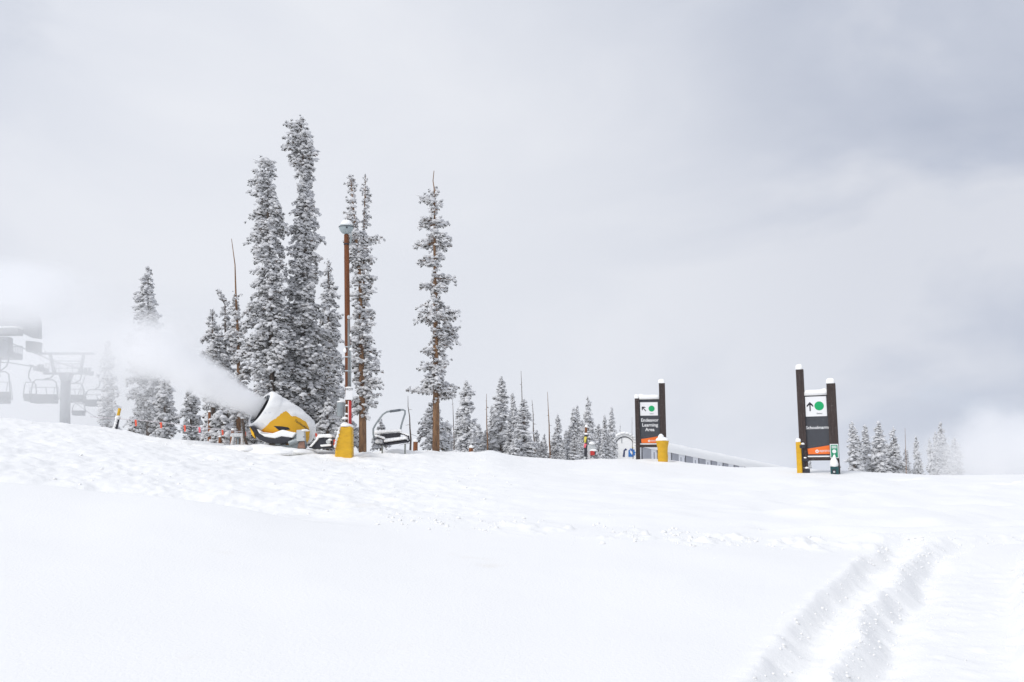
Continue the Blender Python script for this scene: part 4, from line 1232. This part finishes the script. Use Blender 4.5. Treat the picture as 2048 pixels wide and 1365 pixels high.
# orange tag hanging by the black box
tagp = thing('orange_streamer', gb(669, 28.0), 'limp orange streamer hanging between black box and yellow pad', 'streamer')
g = tagp.location.copy()
MB().tube([at(668, 880, 28) - g, at(671, 884, 28) - g, at(669, 889, 28) - g, at(671, 897, 28) - g], [.03, .06, .05, .03], 6).build('cloth', M['flag'], tagp, True)
# brown trunks showing under the low trees
for k, (px, y0, y1, w, lean, lab) in enumerate([(440, 874, 895, 3, 0, 'short brown post under the smothered spruce'), (463, 860, 893, 3.6, 3, 'brown leaning trunk stub behind the little metal rack'), (419, 824, 895, 3.0, 0, 'reddish broken trunk poking out beside the smothered spruce')]):
    Y = 32.6 if px == 419 else 31.0
    g = gb(px, Y)
    o = thing('trunk_stub', g, lab, 'stump')
    w *= Y / FPX
    MB().tube([Vector((0, 0, -.3)), (at(px + lean * .4, (y0 + 895) / 2, Y) - g), at(px + lean, y0, Y) - g], [w * 1.1, w, w * .85], 9).build('trunk', M['stump'], o, True)
    MB().lump(at(px + lean, y0, Y) - g, (w * 1.1, w * 1.1, .05), 4).build('snow_cap', M['snow'], o, True)

# ---------------------------------------------------------------- marker post and red box
Y = 33.5
g = gb(1171, Y)
mp_ = thing('marker_post', g, 'black marker post with yellow and pink bands and an orange snowy top', 'marker post')
PXg = lambda px, py, dy=0.0: at(px, py, Y + dy) - g
MB().tube([PXg(1170.5, 935), PXg(1172.5, 868)], .055, 10).build('shaft', M['black'], mp_, True)
for (a, b, mm, nm) in [(866, 855, 'stump', 'orange_top'), (886, 874, 'yellowprint', 'yellow_band'), (896, 888, 'flagpink', 'pink_band'), (920, 914, 'pale', 'foot_band')]:
    xm = 1171 + (900 - (a + b) / 2) * .03
    MB().tube([PXg(xm - .4, a), PXg(xm + .1, b)], .059 if nm != 'orange_top' else .045, 10).build(nm, M[mm], mp_, True)
MB().lump(PXg(1172.6, 854), (.06, .06, .08), 3).lump(PXg(1172.3, 869), (.07, .07, .06), 4).build('snow_cap', M['snow'], mp_, True)
g = gb(1185, 33.0); Y = 33.0
rb = thing('control_stand', g, 'grey stand with a small red box, snow on both, beside the striped marker post', 'control stand')
MB().box(PXg(1176, 922, .06), PXg(1180, 890, .16)).box(PXg(1180.1, 908, .06), PXg(1190, 890, .14)).build('stand', M['pale'], rb)
MB().box(PXg(1181, 911, -.1), PXg(1188.5, 902.5, .05), bevel=.01).build('red_box', M['red'], rb)
MB().box(PXg(1188.6, 910, -.06), PXg(1191, 903, .05)).build('box_side', M['black'], rb)
MB().lump(PXg(1187, 902, 0), (.14, .12, .06), 3).lump(PXg(1184, 888, .1), (.13, .12, .08), 5).build('snow_cap', M['snow'], rb, True)

# ---------------------------------------------------------------- covered conveyor tunnel
A = at(1246, 893, 72.0); Bv = at(1575, 938.5, 94.0)      # mid height of the near mouth, far end
gA = gz(A.x, A.y)
d = Vector((Bv.x - A.x, Bv.y - A.y, 0)); LT = d.length; d.normalize()
side = Vector((d.y, -d.x, 0))                              # towards the viewer
root = thing('conveyor_tunnel', Vector((A.x, A.y, at(1246, 919, 72).z)), 'long snow covered conveyor tunnel with grey side windows', 'tunnel')
o0 = root.location.copy()
topA = at(1250, 869, 72).z - o0.z
dropz = (at(1575, 937.5, 94).z - at(1270, 871, 72.6).z)
HW = 26 / FPX * 72
def TP(s, u_, v_):
    """s along the tunnel 0..1, u across, v height above the floor"""
    return d * (s * LT) + side * u_ + Vector((0, 0, v_ + dropz * s))
def arch(k, n, w, h):
    a = math.pi * k / n
    return (w * math.cos(a), h * (math.sin(a) ** .8))
n = 18
shell = MB()
for part, (w, h, nm, mm, sl, lo) in enumerate([(HW, topA - .18, 'shell', 'tunnelwhite', 0, 0)]):
    Vv, Ff = [], []
    ns = 24
    for j in range(ns + 1):
        for k in range(n + 1):
            u_, v_ = arch(k, n, w, h * .36)
            v_ += h * .64
            Vv.append(TP(j / ns, u_, v_))
        Vv.append(TP(j / ns, -w, -1.5)); Vv.append(TP(j / ns, w, -1.5))
    m_ = n + 3
    for j in range(ns):
        for k in range(m_):
            k2 = (k + 1) % m_
            Ff.append((j * m_ + k, (j + 1) * m_ + k, (j + 1) * m_ + k2, j * m_ + k2))
    Ff.append(tuple(range(m_))); Ff.append(tuple(ns * m_ + k for k in range(m_ - 1, -1, -1)))
    shell.add(Vv, Ff)
shell = shell.build('shell', M['tunnelwhite'], root)
# snow blanket over the roof
Vv, Ff = [], []
ns = 60; n2 = 14
hh = topA - .18
for j in range(ns + 1):
    s_ = j / ns
    for k in range(n2 + 1):
        t = (k / n2) * 1.04 - .02
        a = math.pi * t
        th = .20 + .03 * math.sin(j * .9 + k) + .02 * math.sin(j * 2.3)
        u_ = (HW + th * .5) * math.cos(a); v_ = hh * .62 + (hh * .38 + th) * (max(0, math.sin(a)) ** .8) - (.08 if t < 0 or t > 1 else 0)
        Vv.append(TP(-.008 + s_ * 1.02, u_, v_))
for j in range(ns):
    for k in range(n2):
        Ff.append((j * (n2 + 1) + k, (j + 1) * (n2 + 1) + k, (j + 1) * (n2 + 1) + k + 1, j * (n2 + 1) + k + 1))
Ff.append(tuple(range(n2 + 1)))
MB().add(Vv, Ff).build('roof_snow', M['snow'], shell, True)
# windows on the near side: find the position along the tunnel from the photo column
def s_of(px):
    lo, hi = 0., 1.
    for _ in range(40):
        m_ = (lo + hi) / 2
        p = o0 + TP(m_, HW, .6)
        dep = p.y * math.cos(TH) + (p.z - EYE) * math.sin(TH)
        if 1024 + FPX * p.x / dep < px:
            lo = m_
        else:
            hi = m_
    return lo
for k, (x0, x1) in enumerate([(1284, 1302), (1314, 1319), (1343, 1357), (1371, 1385.5), (1397.5, 1411), (1422, 1434), (1446, 1456.5), (1468, 1478), (1489, 1498), (1508, 1516)]):
    s0, s1 = s_of(x0), s_of(x1)
    v0, v1 = -1.2, hh * .60
    f = MB().add([TP(s0, HW + .03, v0), TP(s1, HW + .03, v0), TP(s1, HW + .03, v1 - .05), TP(s0, HW + .03, v1)] + [TP(s0, HW - .02, v0), TP(s1, HW - .02, v0), TP(s1, HW - .02, v1 - .05), TP(s0, HW - .02, v1)],
                 [(0, 1, 2, 3), (7, 6, 5, 4), (0, 4, 5, 1), (1, 5, 6, 2), (2, 6, 7, 3), (3, 7, 4, 0)]).build('window', M['window'], root)
    e = (s1 - s0) * .12
    MB().add([TP(s0 - e, HW + .05, v0), TP(s0, HW + .05, v0), TP(s0, HW + .05, v1), TP(s0 - e * .3, HW + .05, v1)] + [TP(s0 - e, HW, v0), TP(s0, HW, v0), TP(s0, HW, v1), TP(s0 - e * .3, HW, v1)],
             [(0, 1, 2, 3), (7, 6, 5, 4), (0, 4, 5, 1), (1, 5, 6, 2), (2, 6, 7, 3), (3, 7, 4, 0)]).build('frame', M['black'], f)
    # narrow light slats between the windows
    for q in range(3):
        sa = s1 + (s1 - s0) * (.30 + q * .28)
        sb = sa + (s1 - s0) * .10
        MB().add([TP(sa, HW + .025, v0), TP(sb, HW + .025, v0), TP(sb, HW + .025, v1 - .25), TP(sa, HW + .025, v1 - .25)] + [TP(sa, HW, v0), TP(sb, HW, v0), TP(sb, HW, v1 - .25), TP(sa, HW, v1 - .25)],
                 [(0, 1, 2, 3), (7, 6, 5, 4), (0, 4, 5, 1), (1, 5, 6, 2), (2, 6, 7, 3), (3, 7, 4, 0)]).build('slat', M['window'] if q != 1 else M['tunnelwhite'], root)
# near mouth: wall of snow, dark arch gap, printed blue splash
mouthM = Matrix.Translation(TP(0, 0, 0) - d * .12) @ Matrix(((side.x, d.x, 0, 0), (side.y, d.y, 0, 0), (0, 0, 1, 0), (0, 0, 0, 1)))
U = lambda px: (px - 1246) / FPX * 72
Zp = lambda py: at(1246, py, 72).z - o0.z
# facing plate turned towards the viewer
fm = thing('tunnel_front', o0 + Vector((0, -1.0, 0)), 'rounded white front of the conveyor tunnel with a blue splash print', 'tunnel front', None, R(-7))
pts = [(U(1222) , -1.0), (U(1222), Zp(898))] + [(U(1246) - U(1270) * math.cos(math.pi * k / 14), Zp(894) + (Zp(868) - Zp(894)) * math.sin(math.pi * k / 14)) for k in range(1, 14)] + [(U(1270), Zp(898)), (U(1270), -1.0)]
MB().prism(pts, -.1, 1.1).build('front_wall', M['snow'], fm)
s = MB()
for k in range(13):
    a = math.pi * (k + .5) / 13
    s.lump((-U(1270) * math.cos(a) * .98, .45, Zp(895) + (Zp(869) - Zp(895)) * math.sin(a)), (.26, .75, .17), 100 + k, rough=.05, flat=.5)
s.build('snow_cover', M['snow'], fm, True)
arc = []
for k in range(15):
    a = math.pi * (.13 + .74 * k / 14)
    arc.append((U(1246) - U(1264) * 1.02 * math.cos(a), Zp(893) + (Zp(874.5) - Zp(893)) * math.sin(a)))
for k in range(14, -1, -1):
    a = math.pi * (.13 + .74 * k / 14)
    arc.append((U(1246) - U(1263.3) * math.cos(a), Zp(893) + (Zp(876.4) - Zp(893)) * math.sin(a)))
MB().prism(arc, -.135, -.1005).build('arch_gap', M['black'], fm)
MB().box((U(1240.2), -.13, Zp(888)), (U(1241.4), -.102, Zp(876))).build('seam', M['grey'], fm)
MB().prism([(U(1242), Zp(915)), (U(1244), Zp(902)), (U(1248), Zp(898)), (U(1251), Zp(901)), (U(1249), Zp(902)), (U(1246.5), Zp(903)), (U(1246), Zp(915))], -.13, -.101).build('dark_print', M['navy'], fm)
sp_ = []
for k in range(12):
    a = R(-80) + R(190) * k / 11
    q = 1 + (.28 if k % 2 else 0)
    sp_.append((U(1259) + U(1252.5) * q * math.cos(a), Zp(907) + U(1253.5) * q * math.sin(a)))
for k in range(7, -1, -1):
    a = R(-80) + R(160) * k / 7
    sp_.append((U(1258) + U(1249.5) * math.cos(a), Zp(907.5) + U(1250) * math.sin(a)))
MB().prism(sp_, -.13, -.101).build('blue_splash', M['blue'], fm)
MB().prism([(U(1253), Zp(915)), (U(1253.5), Zp(902)), (U(1257), Zp(900)), (U(1256), Zp(905)), (U(1259), Zp(910)), (U(1263), Zp(912)), (U(1260), Zp(915))], -.128, -.1012).build('blue_print', M['blue'], fm)
MB().prism(disc((U(1261.5), Zp(897)), U(1247.3), 0, 0, 8), -.14, -.131).build('yellow_print', M['yellowprint'], fm)

# ---------------------------------------------------------------- chairlift in the mist
Y = 52.0
g = gb(132, Y)
tw = thing('lift_tower', g, 'grey chairlift tower with a cross arm, standing in blown snow', 'lift tower')
PXg = lambda px, py, dy=0.0: at(px, py, Y + dy) - g
MB().tube([Vector((0, 0, -.5)), PXg(130, 830), PXg(131.5, 760)], [.30, .28, .26], 16).build('mast', M['lift'], tw, True)
slab([(120, 748), (144, 748), (138, 764), (126, 764)], -.28, .28, 'mast_head', 'lift', tw, .03)
MB().box(PXg(86, 749, -.12), PXg(178, 746, .12)).build('cross_arm', M['lift'], tw)
MB().box(PXg(76, 741, -.6), PXg(88, 738, .6)).box(PXg(168, 747, -.6), PXg(180, 744, .6)).build('sheave_train', M['lift'], tw)
for k, x in enumerate((78, 84, 171, 178)):
    for dy in (-.45, .0, .45):
        MB().lathe([(.17, -.05), (.17, .05)], 12, Matrix.Translation(PXg(x, 735 if x < 100 else 741, dy)) @ Matrix.Rotation(R(90), 4, 'Y'), True).build('sheave', M['lift'], tw)
MB().box(PXg(78, 709.5, -.08), PXg(190, 706, .08)).build('top_beam', M['lift'], tw)
MB().tube([PXg(100, 708), PXg(104, 725), PXg(108, 746)], .10, 8).tube([PXg(168, 708), PXg(164, 728), PXg(160, 746)], .10, 8).build('lifting_frame', M['lift'], tw, True)
rail = MB()
for x in (92, 98, 112, 118, 134, 145, 156):
    rail.tube([PXg(x, 746, -.5), PXg(x, 728, -.5)], .022, 5)
rail.tube([PXg(90, 728, -.5), PXg(165, 728, -.5)], .025, 5).tube([PXg(90, 737, -.5), PXg(165, 737, -.5)], .02, 5).tube([PXg(104, 722, -.4), PXg(168, 723, -.4)], .03, 5)
rail.build('walkway_rail', M['lift'], tw, True)
# haul ropes
def cable(pts, lab):
    g_ = at(*pts[0])
    o = tag(MB().tube([at(*p) - g_ for p in pts], .03, 6).build('haul_rope', M['lift'], None, True, g_), lab, 'cable')
    return o
cable([(-90, 640, 43), (40, 694, 46), (82, 712, 49), (104, 722, 52), (172, 742, 56)], 'upper haul rope sloping down to the lift tower arm')
cable([(-60, 722, 45), (20, 726, 47), (62, 733, 49), (82, 735, 52)], 'lower nearly level haul rope meeting the lift tower on its outer side')
cable([(175, 741, 52), (150, 806, 78), (178, 826, 86), (215, 848, 95)], 'far haul rope running downhill beyond the lift tower')
def lift_chair(px0, px1, top, seat, Y, hang, lab, bar=True):
    """px0..px1 seat span; top: y of the frame top; seat: y of the seat edge; hang: photo points of the curved hanger"""
    gg = at((px0 + px1) / 2, seat, Y)
    o = thing('lift_chair', gg, lab, 'lift chair', 'chairs hanging on the chairlift')
    q = lambda px, py, dy=0.0: at(px, py, Y + dy) - gg
    w = px1 - px0
    fr = MB()
    c = w * .12
    fr.tube([q(px0 + w * .02, seat - 2, .1), q(px0 + c * .6, top + (seat - top) * .4, .05), q(px0 + c, top + 5, 0), q(px0 + c * 1.8, top, 0), q(px1 - c * 1.8, top, 0), q(px1 - c * .8, top + 5, 0), q(px1 - w * .02, seat - 2, .1)], .035, 6)
    fr.build('frame', M['lift'], o, True)
    h = (seat - top)
    MB().box(q(px0 + 1, seat + 3, -.5), q(px1 - 1, seat - 1, .15)).build('seat', M['liftseat'], o)
    MB().box(q(px0 + 1.5, seat - 1.5, .16), q(px1 - 1.5, seat - h * .32, .24)).build('backrest', M['liftseat'], o)
    if bar:
        MB().tube([q(px0 - 1, seat - 2, -.3), q(px0 + 1, top + h * .35, -.5), q(px1 - 1, top + h * .35, -.5), q(px1 + 2, seat - 2, -.3)], .022, 5).build('restraint_bar', M['lift'], o, True)
        MB().tube([q(px0 + w * .55, top + h * .35, -.5), q(px0 + w * .6, seat - 8, -.55)], .02, 5).tube([q(px0 + w * .86, top + h * .35, -.5), q(px0 + w * .8, seat - 8, -.55)], .02, 5).build('footrest', M['lift'], o, True)
    MB().tube([q(*p) for p in hang], .04, 6).build('hanger', M['lift'], o, True)
    MB().box(q(hang[0][0] - 2.5, hang[0][1] + 1, -.2), q(hang[0][0] + 2.5, hang[0][1] - 2, .2)).build('grip', M['lift'], o)
    return o
lift_chair(-34, 23, 744, 803, 47, [(17, 705), (17, 722), (13, 733), (4, 740), (-6, 744)], 'lift chair at the station end, nearest the terminal building')
lift_chair(59, 118, 760, 803, 50, [(104, 722), (109, 738), (108, 748), (102, 756), (88, 759)], 'lift chair hanging left of the tower mast, its bar down')
lift_chair(46, 74, 765, 799, 54, [(63, 733), (58, 745), (57, 755), (62, 763)], 'lift chair overlapping behind the one left of the tower', False)
lift_chair(123, 170, 767, 801, 54, [(162, 738), (163, 752), (160, 761), (150, 766), (146, 767)], 'lift chair hanging against the tower mast')
lift_chair(168, 214, 780, 809, 58, [(196, 752), (200, 765), (198, 774), (190, 779)], 'lift chair between tower and the foggy slim spruce')
lift_chair(143, 172, 808, 828, 78, [(168, 806), (164, 808), (158, 808)], 'small distant lift chair below the tower, half behind the snow ridge', False)
# terminal building
Y = 62.0
g = gb(0, Y)
tb = thing('lift_terminal', g, 'dim grey lift terminal with a big roof, fading in fog', 'building')
PXg = lambda px, py, dy=0.0: at(px, py, Y + dy) - g
slab([(-160, 606), (26, 608), (66, 622), (74, 640), (74, 676), (58, 674), (30, 660), (-160, 658)], .2, .7, 'roof', 'termroof', tb, .03)
slab([(-160, 660), (45, 659.5), (44, 672), (-160, 674)], -.6, .15, 'canopy', 'termroof', tb, .05)
slab([(-160, 655), (44, 655.5), (44, 659), (-160, 659.5)], -.65, .18, 'canopy_snow', 'snow', tb, .03)
slab([(-160, 674), (25, 676), (25, 712), (-160, 712)], -.5, .1, 'cabin', 'lift', tb, .05)
slab([(46, 680), (74, 683), (72, 705), (46, 702)], .3, .8, 'rear_wall', 'termroof', tb, .05)
rail = MB()
for k in range(6):
    rail.box(PXg(27 + k * 3.4, 712, -1.5), PXg(28 + k * 3.4, 693, -1.46))
rail.box(PXg(26, 694, -1.52), PXg(46, 692.5, -1.44)).box(PXg(-60, 712.5, -1.9), PXg(46, 709, .1))
rail.build('platform_rail', M['lift'], tb)
MB().tube([PXg(-8, 712), Vector((PXg(-8, 712).x, 0, -1))], .35, 12).tube([PXg(-120, 712), Vector((PXg(-120, 712).x, 0, -1))], .35, 12).build('column', M['lift'], tb, True)

# ---------------------------------------------------------------- blown snow and haze
def vol_mat(name, col, aniso):
    m = bpy.data.materials.new(name); m.use_nodes = True
    t = m.node_tree
    for n_ in list(t.nodes):
        if n_.type != 'OUTPUT_MATERIAL':
            t.nodes.remove(n_)
    out = [n_ for n_ in t.nodes if n_.type == 'OUTPUT_MATERIAL'][0]
    v = N(t, 'ShaderNodeVolumePrincipled')
    v.inputs['Color'].default_value = (*col, 1)
    v.inputs['Anisotropy'].default_value = aniso
    t.links.new(v.outputs[0], out.inputs['Volume'])
    return m, t, v
def math_node(t, op, a, b=None, clamp=False):
    n_ = N(t, 'ShaderNodeMath', operation=op, use_clamp=clamp)
    for i, q in enumerate((a, b)):
        if q is None:
            continue
        if isinstance(q, (int, float)):
            n_.inputs[i].default_value = q
        else:
            t.links.new(q, n_.inputs[i])
    return n_.outputs[0]
def smooth_node(t, x, a, b, c, d_):
    n_ = N(t, 'ShaderNodeMapRange', interpolation_type='SMOOTHSTEP')
    for i, q in enumerate((a, b, c, d_)):
        n_.inputs[i + 1].default_value = q
    t.links.new(x, n_.inputs[0])
    return n_.outputs[0]
# the jet: local +X along the flow, widening cone
J0 = gun.location + mouth - axis * .05
JE = at(215, 650, 27.0)
jd = (JE - J0); JL = jd.length; jd.normalize()
r0, slope = .46, .16
prof = [(.36, .0)] + [(r0 + slope * x * 1.12, x) for x in np.linspace(.2, JL, 14)]
qz = jd.to_track_quat('Z', 'Y')
jet = MB().lathe(prof, 24, None, True).build('snow_plume', None, None, True) if False else None
me = bpy.data.meshes.new('snow_plume')
jb = MB().lathe([(r_, z) for r_, z in prof], 24, None, True)
me.from_pydata([tuple(v) for v in jb.V], [], jb.F)
vm, t, v = vol_mat('plume_volume', (1.0, 1.0, 1.0), .1)
me.materials.append(vm)
jet = link('snow_plume', me)
jet.location = J0; jet.rotation_mode = 'QUATERNION'; jet.rotation_quaternion = qz
jet['kind'] = 'stuff'; jet['label'] = 'white jet of blown snow from the snow gun'
co = N(t, 'ShaderNodeTexCoord'); sx = N(t, 'ShaderNodeSeparateXYZ')
t.links.new(co.outputs['Object'], sx.inputs[0])
rad = math_node(t, 'SQRT', math_node(t, 'ADD', math_node(t, 'MULTIPLY', sx.outputs[0], sx.outputs[0]), math_node(t, 'MULTIPLY', sx.outputs[1], sx.outputs[1])))
Rz = math_node(t, 'ADD', math_node(t, 'MULTIPLY', sx.outputs[2], slope), r0)
no = N(t, 'ShaderNodeTexNoise', i_Scale=1.6, i_Detail=3.0, i_Roughness=.6)
mpn = N(t, 'ShaderNodeMapping'); mpn.inputs['Scale'].default_value = (1, 1, .45)
t.links.new(co.outputs['Object'], mpn.inputs[0]); t.links.new(mpn.outputs[0], no.inputs['Vector'])
rel = math_node(t, 'ADD', math_node(t, 'DIVIDE', rad, Rz), math_node(t, 'MULTIPLY', math_node(t, 'SUBTRACT', no.outputs['Fac'], .5), 1.1))
fall = smooth_node(t, rel, .25, 1.0, 1.0, 0.0)
kz = math_node(t, 'DIVIDE', 10.0, math_node(t, 'ADD', 1.0, math_node(t, 'MULTIPLY', sx.outputs[2], .8)))
endf = smooth_node(t, sx.outputs[2], JL * .62, JL * .99, 1.0, 0.0)
t.links.new(math_node(t, 'MULTIPLY', math_node(t, 'MULTIPLY', fall, kz), endf), v.inputs['Density'])
vm.cycles.volume_step_rate = .35
# drifting banks of the same snow
def bank(name, c, size, dens, lab, nscale=.35, seed=0.0, step=.5):
    me = bpy.data.meshes.new(name)
    b_ = MB().lump((0, 0, 0), (1, 1, 1), 1, 20, 12, 0, 1)
    me.from_pydata([tuple(q) for q in b_.V], [], b_.F)
    vm_, t, v = vol_mat(name + '_volume', (1.0, 1.0, 1.0), .1)
    me.materials.append(vm_)
    o = link(name, me)
    o.location = c; o.scale = size
    o['kind'] = 'stuff'; o['label'] = lab
    co = N(t, 'ShaderNodeTexCoord')
    ln = N(t, 'ShaderNodeVectorMath', operation='LENGTH'); t.links.new(co.outputs['Object'], ln.inputs[0])
    mpn = N(t, 'ShaderNodeMapping'); mpn.inputs['Scale'].default_value = Vector(size) * nscale; mpn.inputs['Location'].default_value = (seed, seed * .7, 0)
    t.links.new(co.outputs['Object'], mpn.inputs[0])
    no = N(t, 'ShaderNodeTexNoise', i_Scale=1.0, i_Detail=3.0, i_Roughness=.55)
    t.links.new(mpn.outputs[0], no.inputs['Vector'])
    rel = math_node(t, 'ADD', ln.outputs['Value'], math_node(t, 'MULTIPLY', math_node(t, 'SUBTRACT', no.outputs['Fac'], .5), 1.0))
    t.links.new(math_node(t, 'MULTIPLY', smooth_node(t, rel, .2, .95, 1.0, 0.0), dens), v.inputs['Density'])
    vm_.cycles.volume_step_rate = step
    return o
bank('blown_snow_bank', at(60, 745, 40.5), (9.5, 4.5, 6.0), .19, 'pale bank of blown snow drifting in front of the chairlift', .22, 1.0)
bank('blown_snow_veil', at(5, 598, 46.0), (6.0, 2.6, 2.6), .85, 'veil of blown snow hiding the top of the lift terminal', .3, 7.0)
bank('blown_snow_cloud', at(275, 705, 36.0), (5.2, 2.8, 2.3), .40, 'soft cloud of blown snow at the end of the snow jet', .5, 4.0)
bank('ground_mist', at(2015, 905, 84.0), (10.5, 4.0, 5.4), .48, 'faint mist drifting past the far trees', .3, 2.0)

hz = MB().box((-900, -70, -45), (900, 900, 22))
me = bpy.data.meshes.new('haze'); me.from_pydata([tuple(q) for q in hz.V], [], hz.F)
vm, t, v = vol_mat('haze_volume', (.98, .985, 1.0), .2)
v.inputs['Density'].default_value = .0006
me.materials.append(vm)
ho = link('haze', me)
ho['kind'] = 'stuff'; ho['label'] = 'thin pale winter haze'
